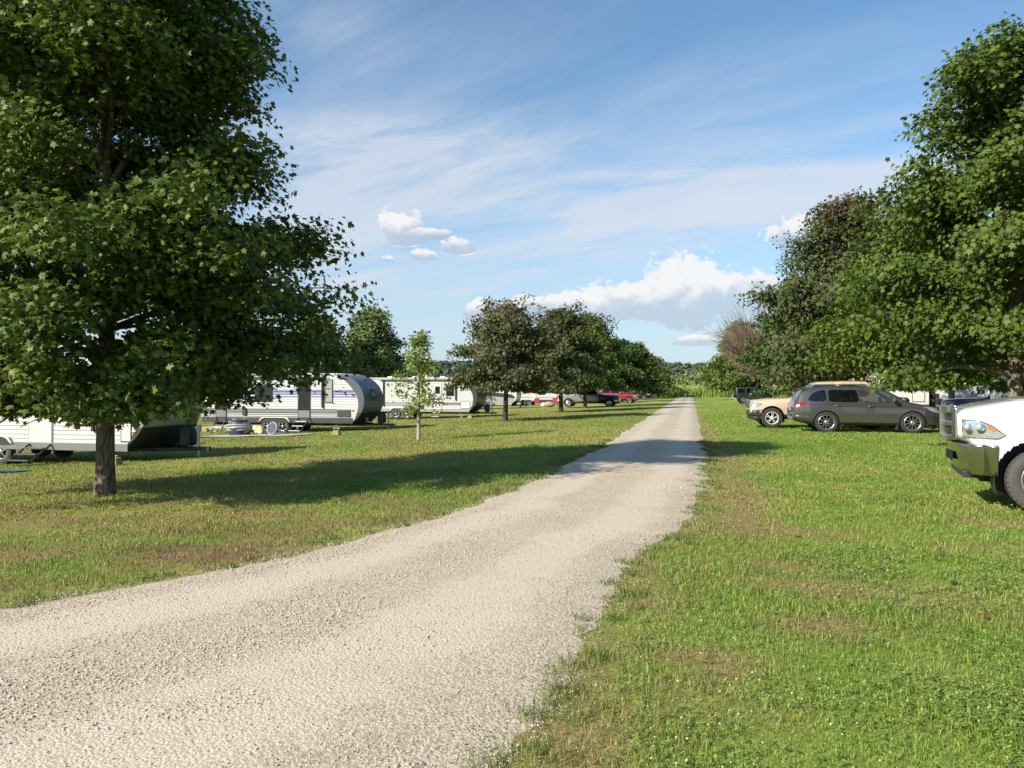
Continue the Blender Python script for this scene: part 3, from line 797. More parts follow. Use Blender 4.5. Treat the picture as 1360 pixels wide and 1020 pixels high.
# trees and bushes past the end of the lane
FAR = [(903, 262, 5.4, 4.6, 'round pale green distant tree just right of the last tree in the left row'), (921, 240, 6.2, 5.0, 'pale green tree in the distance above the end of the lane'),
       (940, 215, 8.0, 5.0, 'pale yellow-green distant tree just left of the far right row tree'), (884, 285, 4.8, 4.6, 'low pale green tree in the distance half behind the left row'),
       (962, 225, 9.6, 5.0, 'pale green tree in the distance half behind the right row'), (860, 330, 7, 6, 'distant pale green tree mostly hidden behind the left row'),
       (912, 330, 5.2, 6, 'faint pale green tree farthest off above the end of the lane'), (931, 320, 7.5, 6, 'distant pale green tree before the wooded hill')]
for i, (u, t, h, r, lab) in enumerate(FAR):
    tree('distant_tree', at(u, t), h, .3, r, ROUND, 5200, .8, 'oval', 'leaf_far_hazed', 'bark_dark', .2, 60 + i, lab, 'pale trees beyond the tall grass', nl=22, cl=1.0, lobes=.25, flat=.8)
for i, (u, t, h, r, lab) in enumerate([(880, 152, 4.0, 3.6, 'dark green bush at the foot of the last tree of the left row'), (866, 146, 3.0, 2.6, 'low dark bush beside the red pickup')]):
    tree('bush', at(u, t), h, .1, r, ROUND, 5000, .42, 'oval', 'leaf_olive', 'bark_dark', .08, 80 + i, lab, 'bushes at the lane end', nl=20, cl=.6, lobes=.3, flat=.8, cat='bush')

# wooded hillside: reads as one mass
nb = 2600
bx = rng.uniform(-420, 420, nb) ; by = 470 + 470 * rng.random(nb) ** .8
k = np.abs(bx + .02 * by) < 420
bx, by = bx[k], by[k]
bz = hill_z(bx, by) if 'hill_z' in globals() else bx * 0
Cs = []; Od = []
per = 46
rad = rng.uniform(4.5, 8, len(bx))
d = rng.normal(0, 1, (len(bx), per, 3)); d[..., 2] = np.abs(d[..., 2]); d /= np.linalg.norm(d, axis=2)[..., None]
C = np.stack([bx, by, bz + 2], 1)[:, None] + d * rad[:, None, None] * rng.uniform(.75, 1.05, (len(bx), per, 1)) * np.array([1, 1, 1.15])
V, F, kk = leaves(C.reshape(-1, 3), d.reshape(-1, 3), 3.4, 'oval', up=.4, outw=.9, rnd=.35)
tint = np.repeat(np.repeat(rng.uniform(.1, .9, len(bx)), per), kk)
tag(fast_mesh('wooded_hillside', V, F, M['leaf_hill_hazed'], val=tint), 'far wooded hill on the horizon past the end of the lane', 'woodland', kind='stuff')
# ------------------------------------------------------------------ vehicle shells cut into panels
def in_poly(x, z, poly):
    c = np.zeros(x.shape, bool); n = len(poly)
    for i in range(n):
        (x1, z1), (x2, z2) = poly[i], poly[(i + 1) % n]
        k = ((z1 > z) != (z2 > z))
        xi = (x2 - x1) * (z - z1) / ((z2 - z1) if abs(z2 - z1) > 1e-9 else 1e-9) + x1
        c ^= k & (x < xi)
    return c
def snap_poly(x, z, poly, tol, mask):
    n = len(poly); bd = np.full(x.shape, 9.); bx = x.copy(); bz = z.copy()
    for i in range(n):
        a = np.array(poly[i], float); b = np.array(poly[(i + 1) % n], float); d = b - a; L2 = d @ d
        t = np.clip(((x - a[0]) * d[0] + (z - a[1]) * d[1]) / max(L2, 1e-9), 0, 1)
        qx, qz = a[0] + t * d[0], a[1] + t * d[1]; ds = np.hypot(x - qx, z - qz)
        k = ds < bd; bd = np.where(k, ds, bd); bx = np.where(k, qx, bx); bz = np.where(k, qz, bz)
    k = (bd < tol) & mask
    return np.where(k, bx, x), np.where(k, bz, z)
def gsm(a, s):
    if s <= 0: return a
    r = int(s * 3) + 1; w = np.exp(-.5 * (np.arange(-r, r + 1) / s) ** 2); w /= w.sum()
    return np.convolve(np.pad(a, r, mode='edge'), w, 'valid')
def rounded(pts, r=.25, it=2):
    """corner-cut polygon"""
    for _ in range(it):
        o = []
        for i in range(len(pts)):
            a = np.array(pts[i], float); b = np.array(pts[(i + 1) % len(pts)], float)
            o += [tuple(a + (b - a) * r), tuple(a + (b - a) * (1 - r))]
        pts = o
    return pts

class Shell:
    def __init__(s, root, x0, x1, top, belt, bot, wid, tumble=.26, dx=.022, sm=.05, body='paint', wheels=(), wr=.46, edge=.09):
        s.root = root
        xs = np.arange(x0, x1 + dx / 2, dx); s.xs = xs; q = sm / dx
        I = lambda p: gsm(np.interp(xs, *zip(*p)), q)
        zt, zl, zb = I(top), I(belt), I(bot); w = gsm(np.interp(xs, *zip(*wid)), .02 / dx)
        zl = np.minimum(zl, zt - .05)
        s.w, s.zt = w, zt
        hc = np.maximum(zt - zl, .02); g = np.clip(hc / .62, 0, 1)
        wt = w * (.955 - tumble * g) - .03; zr = zt - np.minimum(edge, .45 * hc)
        Z = np.zeros_like(w)
        ctl = [(Z, zb), (.86 * w, zb), (.968 * w, zb + .09), (1.0 * w, zb + .09 + .5 * (zl - zb - .09)), (.992 * w, zl - .10), (.962 * w, zl),
               (wt, zr), (.82 * wt, zt - .012 - .02 * g), (Z, zt)]
        cnt = [4, 2, 12, 11, 5, 16, 4, 9]
        ys, zs = [], []
        for k in range(8):
            for t in np.arange(cnt[k]) / cnt[k]:
                ys.append(ctl[k][0] * (1 - t) + ctl[k + 1][0] * t); zs.append(ctl[k][1] * (1 - t) + ctl[k + 1][1] * t)
        ys.append(ctl[8][0]); zs.append(ctl[8][1])
        HY = np.stack(ys, 1); HZ = np.stack(zs, 1)
        for _ in range(3):
            HY[:, 1:-1] = .25 * HY[:, :-2] + .5 * HY[:, 1:-1] + .25 * HY[:, 2:]
            HZ[:, 1:-1] = .25 * HZ[:, :-2] + .5 * HZ[:, 1:-1] + .25 * HZ[:, 2:]
        s.jtop = sum(cnt[:6]) + 1
        s.HX = np.repeat(xs[:, None], HY.shape[1], 1); s.HY = HY; s.HZ = HZ
        s.K = HY.shape[1] - 1
        s.sidemask = np.zeros_like(HY, bool); s.sidemask[:, 5:s.jtop + 1] = True
        s.panels = []; s.wheels = wheels; s.wr = wr; s.body = body
    def cut(s, name, poly, m, sides=(1, -1), label=None, top=False, keep=False):
        """panel seen from the side inside polygon (x,z); from above when top (x,y)"""
        s.panels.append(dict(name=name, poly=poly, m=m, sides=sides, top=top, label=label))
    def y_at(s, x, z):
        i = int(np.clip(round((x - s.xs[0]) / (s.xs[1] - s.xs[0])), 0, len(s.xs) - 1))
        j0, j1 = 5, s.jtop + 3
        return float(np.interp(z, s.HZ[i, j0:j1], s.HY[i, j0:j1]))
    def finish(s):
        dx = s.xs[1] - s.xs[0]; tol = dx * .72
        X, Z = s.HX, s.HZ
        for p in s.panels:
            if not p['top']: X, Z = snap_poly(X, Z, p['poly'], tol, s.sidemask)
        for wx, wz in s.wheels:
            d = np.hypot(X - wx, (Z - wz) * 1.0); k = (np.abs(d - s.wr) < tol) & s.sidemask
            f = np.where(k, s.wr / np.maximum(d, 1e-6), 1); X = wx + (X - wx) * f; Z = wz + (Z - wz) * f
        n, K1 = X.shape; K = s.K; ring = 2 * K
        VX = np.concatenate([X, X[:, K - 1:0:-1]], 1); VY = np.concatenate([s.HY, -s.HY[:, K - 1:0:-1]], 1); VZ = np.concatenate([Z, Z[:, K - 1:0:-1]], 1)
        V = np.stack([VX.ravel(), VY.ravel(), VZ.ravel()], 1)
        i, j = np.meshgrid(np.arange(n - 1), np.arange(ring), indexing='ij'); jn = (j + 1) % ring
        F = np.stack([i * ring + j, (i + 1) * ring + j, (i + 1) * ring + jn, i * ring + jn], -1).reshape(-1, 4)
        c = V[F].mean(1); jj = j.ravel(); hj = np.where(jj < K, jj, ring - 1 - jj)
        side = (hj >= 4) & (hj <= s.jtop)
        used = np.zeros(len(F), bool)
        for wx, wz in s.wheels:
            used |= (np.hypot(c[:, 0] - wx, c[:, 2] - wz) < s.wr) & (hj >= 1) & (np.abs(c[:, 1]) > .45)
        for p in s.panels:
            ins = in_poly(c[:, 0], c[:, 1] if p['top'] else c[:, 2], p['poly'])
            if p['top']:
                k = ins & (hj >= s.jtop - 1) & ~used; s.part(p, V, F[k]); used |= k
            else:
                for sg in p['sides']:
                    k = ins & side & (np.sign(c[:, 1]) == sg) & ~used
                    s.part(p, V, F[k]); used |= k
        B = F[~used]
        me = s.mesh('body', V, B, s.body, extra=[tuple(range(ring - 1, -1, -1)), tuple((n - 1) * ring + q for q in range(ring))])
        return me
    def part(s, p, V, F):
        if len(F) and p['m'] is not None: s.mesh(p['name'], V, F, p['m'], label=p['label'])
    def mesh(s, name, V, F, m, extra=(), label=None):
        used = sorted(set(F.ravel().tolist()) | set(q for e in extra for q in e)); mp = {a: b for b, a in enumerate(used)}
        me = bpy.data.meshes.new(name)
        me.from_pydata(V[used].tolist(), [], [tuple(mp[q] for q in f) for f in F.tolist()] + [tuple(mp[q] for q in e) for e in extra])
        me.polygons.foreach_set('use_smooth', [True] * len(F) + [False] * len(extra))
        me.materials.append(m if not isinstance(m, str) else M[m]); me.update()
        o = link(name, me, s.root)
        if label: o['label'] = label
        return o
    def line(s, mb, pts, sg, r=.004, off=-.001):
        P = []
        for k in range(len(pts) - 1):
            (xa, za), (xb, zb) = pts[k], pts[k + 1]; m = max(2, int(np.hypot(xb - xa, zb - za) / .06))
            for t in np.linspace(0, 1, m, endpoint=(k == len(pts) - 2)):
                x, z = xa + (xb - xa) * t, za + (zb - za) * t; P.append((x, sg * (s.y_at(x, z) + off), z))
        mb.tube(P, r, 5)

def wheel(root, x, y, R, wd, sg, style='spoke10', rimf=.70, mtyre='rubber', hub='alloy', label=None):
    """tyre with a rim as its own piece; sg is the outward side"""
    r = R * rimf; h = wd / 2
    t = MB()
    t.lathe([(r, -h * .82), (r * 1.08, -h), (R * .92, -h * 1.0), (R * .985, -h * .82), (R, -h * .5), (R, h * .5), (R * .985, h * .82), (R * .92, h), (r * 1.08, h), (r, h * .82)], (x, y, R), 40, closed=True)
    for k in range(40):
        a = 2 * math.pi * k / 40
        t.box((x + R * .985 * math.cos(a), y, R + R * .985 * math.sin(a)), (.022, wd * .9, .05), (0, -a, 0))
    w = t.build('wheel', M[mtyre], root)
    if label: w['label'] = label
    m = MB(); o = sg * h
    m.lathe([(r * 1.03, o * .80), (r * 1.03, o * .93), (r * .95, o * .95), (r * .93, o * .55), (r * .9, o * .1)], (x, y, R), 36)
    if style == 'dish':
        m.lathe([(r * .93, o * .5), (r * .70, o * .78), (r * .45, o * .62), (r * .30, o * .95), (0.01, o * 1.0)], (x, y, R), 30)
        for k in range(8):
            a = 2 * math.pi * k / 8; m.lathe([(r * .05, o * .9), (r * .05, o * .72)], (x + r * .22 * math.cos(a), y, R + r * .22 * math.sin(a)), 8)
    else:
        ns, sw = {'spoke10': (10, .13), 'split5': (5, .30), 'spoke6': (6, .22), 'spoke5': (5, .26)}[style]
        m.lathe([(r * .26, o * .55), (r * .25, o * .9), (r * .16, o * .97), (0.005, o * .97)], (x, y, R), 24)
        for k in range(ns):
            a = 2 * math.pi * (k + .35) / ns; ca, sa = math.cos(a), math.sin(a)
            for dv in ((-.1, .1) if style == 'split5' else (0,)):
                P = []
                for (rad, wv, d0) in ((.18, sw * .55, .9), (.6, sw * .5, .86), (.95, sw * .5, .74)):
                    for e in (-1, 1):
                        tx = rad * r; ty = (e * wv / 2 * (.55 if style == 'split5' else 1) + dv * rad * 1.7) * r
                        P.append((x + tx * ca - ty * sa, y + o * d0, R + tx * sa + ty * ca))
                Q = [(px, py - o * .22, pz) for px, py, pz in P]
                m.add(P + Q, [(0, 1, 3, 2), (2, 3, 5, 4), (6, 8, 9, 7), (8, 10, 11, 9), (0, 2, 8, 6), (2, 4, 10, 8), (1, 7, 9, 3), (3, 9, 11, 5)])
    m.build('rim', M[hub], w)
    b = MB(); b.lathe([(r * .92, o * .12), (.01, o * .1)], (x, y, R), 30); b.build('brake_backing', M['mesh_dark'], w)
    return w
def wheel_well(root, x, wz, R, y, depth, sg):
    m = MB(); n = 22; vs = []
    for d in (0, depth):
        for k in range(n + 1):
            a = -.35 + (math.pi + .7) * k / n; vs.append((x + R * math.cos(a), sg * (y - d), wz + R * math.sin(a)))
    fs = [(k, k + 1, n + 2 + k, n + 1 + k) for k in range(n)] + [tuple(range(n + 1, 2 * n + 2))]
    m.add(vs, fs); m.build('wheel_arch_liner', M['black_plastic'], root)
def sweep(name, path, sect, m, root, bevel=0):
    """section [(outward, z)] carried along a plan path [(x,y)]"""
    P = [Vector((*p, 0)) for p in path]; n = len(P); mb = MB(); vs = []
    for i, p in enumerate(P):
        d = (P[min(i + 1, n - 1)] - P[max(0, i - 1)]).normalized(); o = Vector((-d.y, d.x, 0))
        for a, z in (sect(i) if callable(sect) else sect): q = p + o * a; vs.append((q.x, q.y, z))
    k = len(vs) // n
    fs = [(i * k + j, i * k + (j + 1) % k, (i + 1) * k + (j + 1) % k, (i + 1) * k + j) for i in range(n - 1) for j in range(k)]
    mb.add(vs, fs, True); mb.add(vs[:k], [tuple(range(k))]); mb.add(vs[-k:], [tuple(range(k))])
    return mb.build(name, m if not isinstance(m, str) else M[m], root)
def arcpath(xc, hw, bulge, xs_, n=17, back=.4, corner=.18):
    """plan path of a bumper: left wrap, front, right wrap (front at +x)"""
    pts = [(xs_ - back, hw), (xs_ - back * .5, hw)]
    for k in range(5): a = math.pi / 2 * k / 4; pts.append((xs_ - corner + corner * math.sin(a) * .95, hw - corner + corner * math.cos(a)))
    for k in range(1, n): y = (hw - corner) * (1 - 2 * k / n); pts.append((xs_ + bulge * (1 - (y / (hw - corner)) ** 2), y))
    for k in range(5): a = math.pi / 2 * (1 - k / 4); pts.append((xs_ - corner + corner * math.sin(a) * .95, -(hw - corner + corner * math.cos(a))))
    pts += [(xs_ - back * .5, -hw), (xs_ - back, -hw)]
    return pts
def mirrors(root, S, x, z, m, sz=(.14, .2, .2)):
    for sg in (1, -1):
        y = S.y_at(x, z - .05)
        b = MB(); b.ball((x - .02, sg * (y + .16), z + .06), .1, 2, (sz[0] / .2, sz[1] / .2 * 1.1, sz[2] / .2 * 1.1))
        b.box((x, sg * (y + .03), z - .02), (.07, .14, .05))
        b.build('side_mirror', m, root)
def seats(root, rows, z, hw=.62):
    for x in rows:
        for y in (-.36, .36):
            b = MB(); b.box((x, y, z + .28), (.16, .46, .66), (0, -.2, 0)); b.box((x + .26, y, z), (.5, .48, .16)); b.box((x - .12, y, z + .70), (.1, .26, .18), (0, -.15, 0))
            b.build('seat', M['interior'], root, .04)
def text(root, s, loc, rot, size, m, ext=.002, name='lettering', sx=1.0):
    c = bpy.data.curves.new(name, 'FONT'); c.body = s; c.size = size; c.extrude = ext; c.align_x = 'CENTER'; c.align_y = 'CENTER'
    c.materials.append(m if not isinstance(m, str) else M[m])
    tmp = bpy.data.objects.new(name, c); COL.objects.link(tmp); bpy.context.view_layer.update()
    me = bpy.data.meshes.new_from_object(tmp.evaluated_get(bpy.context.evaluated_depsgraph_get()))
    bpy.data.objects.remove(tmp); bpy.data.curves.remove(c)
    o = link(name, me, root); o.location = loc; o.rotation_euler = rot; o.scale = (sx, 1, 1)
    return o

M['grey_paint'] = paint('bronze_grey_paint', (.140, .133, .129), .72, .24)
M['tan_paint'] = paint('sand_paint', (.47, .385, .265), 0, .34)
M['white_paint'] = paint('white_paint', (.62, .62, .60), 0, .25)
M['black_paint'] = paint('black_paint', (.018, .018, .02), 0, .25)
M['silver_paint'] = paint('silver_grey_paint', (.31, .31, .315), .5, .3)
M['tree_shade_navy'] = paint('tree_shade_navy', (.028, .036, .055), .3, .28)  # dark blue for the crown's shade, painted onto the silver pickup's front
M['red_paint'] = paint('red_paint', (.30, .014, .016), 0, .25)
M['maroon_paint'] = paint('dark_maroon_paint', (.045, .018, .018), .2, .3)

# ------------------------------------------------------------------ grey sport utility car
def suv(loc, rz):
    root = empty('sport_utility_car', loc, rz, 'bronze grey sport utility car on the right lawn, red tail light towards the lane', 'car')
    top = [(-2.46, .98), (-2.42, 1.10), (-2.30, 1.30), (-2.12, 1.60), (-1.9, 1.68), (-1.2, 1.735), (-.3, 1.745), (.3, 1.71), (.65, 1.62), (1.35, 1.16), (1.6, 1.105), (2.1, 1.00), (2.32, .90), (2.44, .74)]
    belt = [(-2.5, 1.02), (-1.5, 1.12), (0, 1.06), (1.3, 1.04), (1.6, .98), (2.2, .86), (2.45, .66)]
    bot = [(-2.46, .46), (-2.2, .34), (-1.8, .27), (1.9, .24), (2.2, .26), (2.44, .36)]
    wid = [(-2.46, .70), (-2.40, .80), (-2.25, .88), (-1.9, .935), (-1.3, .96), (1.3, .955), (1.8, .93), (2.1, .88), (2.3, .80), (2.44, .66)]
    wh = [(1.42, .385), (-1.37, .385)]
    S = Shell(root, -2.46, 2.44, top, belt, bot, wid, .25, .02, .045, M['grey_paint'], wh, .435)
    S.cut('window', rounded([(-2.02, 1.17), (-1.36, 1.15), (-1.36, 1.58), (-1.55, 1.57), (-1.80, 1.46)], .18, 1), M['glass'])
    S.cut('window', rounded([(-1.29, 1.145), (-.30, 1.12), (-.36, 1.61), (-1.29, 1.585)], .1, 1), M['glass'])
    S.cut('window', rounded([(-.20, 1.115), (.98, 1.10), (.98, 1.20), (.45, 1.55), (.30, 1.60), (-.26, 1.61)], .1, 1), M['glass_clear'])
    S.cut('window_pillar', [(-.29, 1.11), (-.21, 1.11), (-.27, 1.615), (-.35, 1.615)], M['black_plastic'])
    S.cut('tail_light', rounded([(-2.47, .99), (-2.10, .98), (-1.92, 1.08), (-2.0, 1.12), (-2.42, 1.10)], .15, 1), M['red_lens'])
    S.cut('headlight', rounded([(1.86, .985), (2.12, .93), (2.36, .80), (2.34, .72), (2.05, .80), (1.92, .88)], .15, 1), M['lamp'])
    S.cut('marker_lamp', [(1.72, .99), (1.88, .965), (1.97, .92), (1.90, .91)], M['amber'])
    S.cut('sill_trim', [(-.93, .27), (.98, .25), (.98, .37), (-.93, .38)], M['black_plastic'])
    S.cut('lower_bumper', [(-2.47, .30), (-1.80, .26), (-1.80, .52), (-2.47, .56)], M['black_plastic'])
    S.cut('windscreen', [(.70, -.60), (.70, .60), (1.30, .78), (1.30, -.78)], M['glass_clear'], top=True)
    S.cut('rear_window', [(-2.40, -.70), (-2.17, -.56), (-2.17, .56), (-2.40, .70)], M['glass_dark'], top=True)
    S.finish()
    for sg in (1, -1):
        g = MB()
        S.line(g, [(-1.32, 1.13), (-1.30, .62), (-1.08, .40)], sg); S.line(g, [(-.24, 1.10), (-.22, .42)], sg); S.line(g, [(1.02, 1.08), (1.0, .45)], sg); S.line(g, [(-1.3, .42), (1.0, .40)], sg, .003)
        S.line(g, [(1.02, 1.09), (1.45, 1.06), (2.1, .93)], sg, .003)
        g.build('door_gap', M['black_plastic'], root)
        c = MB(); S.line(c, [(-2.0, 1.155), (-1.3, 1.13), (-.2, 1.10), (1.0, 1.085)], sg, .008, .002); S.line(c, [(-.9, .415), (.95, .40)], sg, .014, .004)
        S.line(c, [(-2.42, .62), (-1.9, .58)], sg, .012, .004)
        c.build('bright_trim', M['chrome'], root)
        for hx, hz in ((-.98, 1.005), (.10, .985)):
            h = MB(); y = S.y_at(hx, hz); h.tube([(hx - .11, sg * (y + .012), hz), (hx - .08, sg * (y + .04), hz), (hx + .08, sg * (y + .04), hz), (hx + .11, sg * (y + .012), hz)], .016, 8)
            h.build('door_handle', M['chrome'], root)
        r = MB(); r.tube([(-1.85, sg * .56, 1.70), (-1.7, sg * .56, 1.775), (-.2, sg * .57, 1.795), (.25, sg * .56, 1.735)], .018, 8)
        r.build('roof_rail', M['alloy'], root)
        for fx_, fz, fh, ft in ((-1.37 + .49, .24, .24, .25), (1.42 - .49, .24, .24, .2), (1.42 + .47, .27, .2, -.5)):
            f = MB(); f.box((fx_, sg * .85, fz), (.02, .19, fh), (0, ft, 0)); f.build('mud_flap', M['grey_skirt'], root)
        for x, z in wh:
            wheel_well(root, x, z, .436, .93, .34, sg); wheel(root, x, sg * .815, .385, .245, sg, 'spoke10', .70)
    sp = MB(); sp.prism([(-2.34, 1.655), (-2.05, 1.70), (-1.95, 1.71), (-2.05, 1.655)], -.55, .55); sp.build('roof_spoiler', M['grey_paint'], root, .012)
    pl = MB(); pl.box((-2.475, 0, .86), (.012, .5, .12)); pl.build('plate_panel', M['light_grey'], root)
    w = MB(); w.tube([(-2.36, .1, 1.26), (-2.27, .45, 1.46)], .012, 6); w.build('rear_wiper', M['black_plastic'], root)
    mirrors(root, S, .86, 1.15, M['black_plastic'])
    seats(root, (-.1, -1.0), .62)
    st = MB(); st.ball((.95, 0, .95), .5, 2, (.7, 1.4, .25)); st.build('dashboard', M['interior'], root)
    return root

# ------------------------------------------------------------------ pickups
def pickup(name, loc, rz, label, pm, Lf=5.85, cab=(.80, -1.75), hood=1.22, roof=1.93, W=1.0, R=.41, wb=3.7, foh=.98, chrome=True, hub='alloy', style='spoke6', bumper='chrome', dually=False, dx=.026, group=None, grille='bars', lift=0., glass='glass', pm2=None, arch=None, rough=False):
    """front at +x; x=0 at the middle of the truck"""
    root = empty(name, loc, rz, label, 'pickup truck', group)
    n = Lf / 2; t = -Lf / 2; fx = n - foh; rx = fx - wb
    big = 1 if grille == 'crosshair' else 0
    zb = .46 + lift; bz = hood + .02; ca, cb_ = cab
    top = [(t, bz), (cb_ - .05, bz), (cb_ + .02, roof - .12), (cb_ + .2, roof - .01), (cb_ + 1.0, roof), (ca - .75, roof - .03), (ca - .5, roof - .1), (ca + .22, hood + .03), (ca + .5, hood), (n - .7, hood - .03 - .04 * big), (n - .22, hood - .09 - .08 * big), (n - .06, hood - .15 - .06 * big), (n, hood - .26 - .06 * big)]
    belt = [(t, bz - .03), (cb_ - .1, bz - .03), (cb_ + .1, hood - .03), (ca, hood - .07), (ca + .5, hood - .11), (n, hood - .3)]
    bot = [(t, zb + .12), (t + .5, zb), (n - .3, zb), (n, zb + .1)] if not big else [(t, zb + .12), (t + .5, zb), (n - .3, zb), (n - .16, zb + .40), (n, zb + .46)]
    wid = [(t, .95 * W), (t + .12, .98 * W), (rx, 1.0 * W), (fx, 1.0 * W), (n - .5, .985 * W), (n - .25, .95 * W), (n - .08, .88 * W), (n, .80 * W)]
    ar = arch or R + .085
    wh = [(fx, R), (rx, R)]
    S = Shell(root, t, n, top, belt, bot, wid, .24, dx, .035, M[pm], wh, ar)
    m = (ca + cb_) / 2 - .05; wb0, wt0 = hood + .03, roof - .13
    S.cut('window', rounded([(cb_ + .20, wb0 + .01), (m - .05, wb0), (m - .05, wt0), (cb_ + .22, wt0 - .01)], .1, 1), M[glass])
    S.cut('window', rounded([(m + .06, wb0), (ca + .02, wb0 - .01), (ca - .02, wb0 + .09), (ca - .50, wt0 - .02), (m + .06, wt0)], .1, 1), M[glass])
    S.cut('windscreen', [(ca - .46, -.62), (ca - .46, .62), (ca + .18, .78), (ca + .18, -.78)], M['glass_clear'], top=True)
    S.cut('tail_light', rounded([(t - .01, hood - .34), (t + .16, hood - .34), (t + .14, hood - .06), (t - .01, hood - .04)], .12, 1), M['red_lens'])
    S.cut('dark_bed_top', [(t + .12, -.80), (cb_ - .14, -.80), (cb_ - .14, .80), (t + .12, .80)], M['mesh_dark'], top=True)  # flat shell top coloured dark as the bed interior, no hollow built
    if pm2: S.cut('front_end', [(ca - .05, zb - .1), (n + .05, zb - .1), (n + .05, hood + .1), (ca - .05, hood - .02)], M[pm2])
    if big: S.cut('bumper_recess', [(n - .42, zb - .3), (n + .1, zb - .3), (n + .1, zb + .40), (n - .42, zb + .40)], None)
    if grille == 'crosshair':
        S.cut('headlight', rounded([(n - .05, 1.19), (n - .24, 1.18), (n - .37, 1.12), (n - .53, .99), (n - .44, .945), (n - .05, .955)], .08, 1), M['lamp'])
    else:
        S.cut('headlight', rounded([(n - .02, hood - .20), (n - .30, hood - .21), (n - .52, hood - .24), (n - .46, hood - .33), (n - .28, hood - .42), (n - .02, hood - .42)], .08, 1), M['lamp'])
    S.finish()
    for sg in (1, -1):
        g = MB()
        for x in (cb_ + .12, m, ca + .12): S.line(g, [(x, hood - .02), (x + .01, zb + .14)], sg)
        S.line(g, [(cb_ + .12, zb + .14), (ca + .13, zb + .14)], sg); S.line(g, [(cb_ + .0, bz - .04), (cb_ - .0, zb + .06)], sg, .006)
        S.line(g, [(ca + .25, hood - .05), (n - .28, hood - .13)], sg, .003)
        g.build('door_gap', M['black_plastic'], root)
        for hx in (cb_ + .34, m + .22):
            z = hood - .14; h = MB(); y = S.y_at(hx, z); h.tube([(hx - .1, sg * (y + .01), z), (hx - .08, sg * (y + .04), z), (hx + .08, sg * (y + .04), z), (hx + .1, sg * (y + .01), z)], .018, 8)
            h.build('door_handle', M['chrome' if chrome else 'black_plastic'], root)
        if chrome:
            c = MB(); c.tube([(cb_ + .1, sg * (W + .02), zb - .06), (ca + .1, sg * (W + .02), zb - .06)], .05, 8); c.build('side_step', M['chrome'], root)
        for x, z in wh:
            wheel_well(root, x, z, ar + .002, W * .975, .40, sg)
            wheel(root, x, sg * (W - .15), R, .285, sg, style, .62, 'rubber' if not rough else 'tread_rubber', hub)
        if dually:
            f = MB(); n_ = 14; vs = []
            for d, k_ in ((0, 1.0), (.17, 1.0), (.2, .9)):
                for q in range(n_ + 1):
                    a = -.25 + (math.pi + .5) * q / n_; vs.append((rx + (ar * 1.12 * k_) * math.cos(a) * 1.05, sg * (W - .02 + d), R + (ar * 1.1 * k_) * math.sin(a)))
            f.add(vs, [(r_ * (n_ + 1) + q, r_ * (n_ + 1) + q + 1, (r_ + 1) * (n_ + 1) + q + 1, (r_ + 1) * (n_ + 1) + q) for r_ in range(2) for q in range(n_)], True)
            f.build('wide_fender', M[pm], root); wheel(root, rx, sg * (W + .09), R, .2, sg, 'dish', .62, 'rubber', hub)
    # bumpers
    zf = zb + .04
    p = arcpath(0, (.915 if big else .93) * W, .08, n - (.13 if big else .08), back=.31 if big else .40, corner=.22)
    if bumper == 'chrome_big':
        def sect(i):
            u = abs(p[i][1]) / (.915 * W); k = max(0, (u - .93) / .07)
            lo = zf - .02 + .05 * (1 - min(1, u * 1.3))
            return [(-.05, zf + .395), (.03, zf + .40), (.066, zf + .385), (.085, zf + .376), (.083, zf + .36), (.078, zf + .31), (.060, zf + .19), (.036, zf + .06), (.015, lo), (-.05, lo)]
        sweep('front_bumper', p, sect, 'chrome', root)
    else:
        sweep('front_bumper', p, [(-.05, zf + .24), (.03, zf + .245), (.06, zf + .2), (.065, zf + .1), (.04, zf), (-.05, zf - .02)], bumper, root)
        sweep('lower_valance', [(x - .03, y * .97) for x, y in p], [(-.05, zf), (.04, zf), (.03, zf - .14), (-.05, zf - .16)], 'black_plastic', root)
    if pm != 'x':
        pr = [(-(x) , -y) for x, y in arcpath(0, .92 * W, .05, n - .02, back=.2, corner=.1)]
        sweep('rear_bumper', pr, [(-.05, zf + .22), (.04, zf + .22), (.06, zf + .15), (.05, zf + .02), (-.05, zf)], bumper if bumper != 'chrome_big' else 'chrome', root)
    # grille
    gz1, gz0 = hood - (.22 if big else .13), zb + (.47 if big else .42); gw = .56 * W if grille != 'crosshair' else .60 * W
    gx = n - (.08 if big else .0)
    def bow(y): return gx + (.17 if big else .085) * (1 - (y / (gw * 1.15)) ** 2)
    fr = MB(); yy = np.linspace(-gw, gw, 13)
    def bar(z0, z1, d0, d1, ys_, e=0.):
        P = [(bow(y) + d, y, z) for y in ys_ for z, d in ((z0, d0), (z0, d1), (z1, d1), (z1, d0))]; m_ = len(ys_)
        fr.add(P, [(4 * i + j, 4 * i + 4 + j, 4 * i + 4 + (j + 1) % 4, 4 * i + (j + 1) % 4) for i in range(m_ - 1) for j in range(4)] + [(0, 1, 2, 3), (4 * m_ - 1, 4 * m_ - 2, 4 * m_ - 3, 4 * m_ - 4)])
    if grille == 'crosshair':
        bar(gz1 - .07, gz1 + .035, -.05, .055, yy); bar(gz0 - .01, gz0 + .06, -.05, .05, yy); bar((gz0 + gz1) / 2 - .035, (gz0 + gz1) / 2 + .035, -.04, .045, yy)
        for y0, y1 in ((-gw - .03, -gw + .075), (gw - .075, gw + .03), (-.05, .05)): bar(gz0, gz1, -.05, .06, np.array([y0, y1]))
    elif grille == 'bars':
        bar(gz1 - .05, gz1 + .05, -.06, .045, yy); bar(gz0, gz0 + .05, -.06, .03, yy)
        for y0, y1 in ((-gw - .02, -gw + .07), (gw - .07, gw + .02)): bar(gz0, gz1, -.06, .04, np.array([y0, y1]))
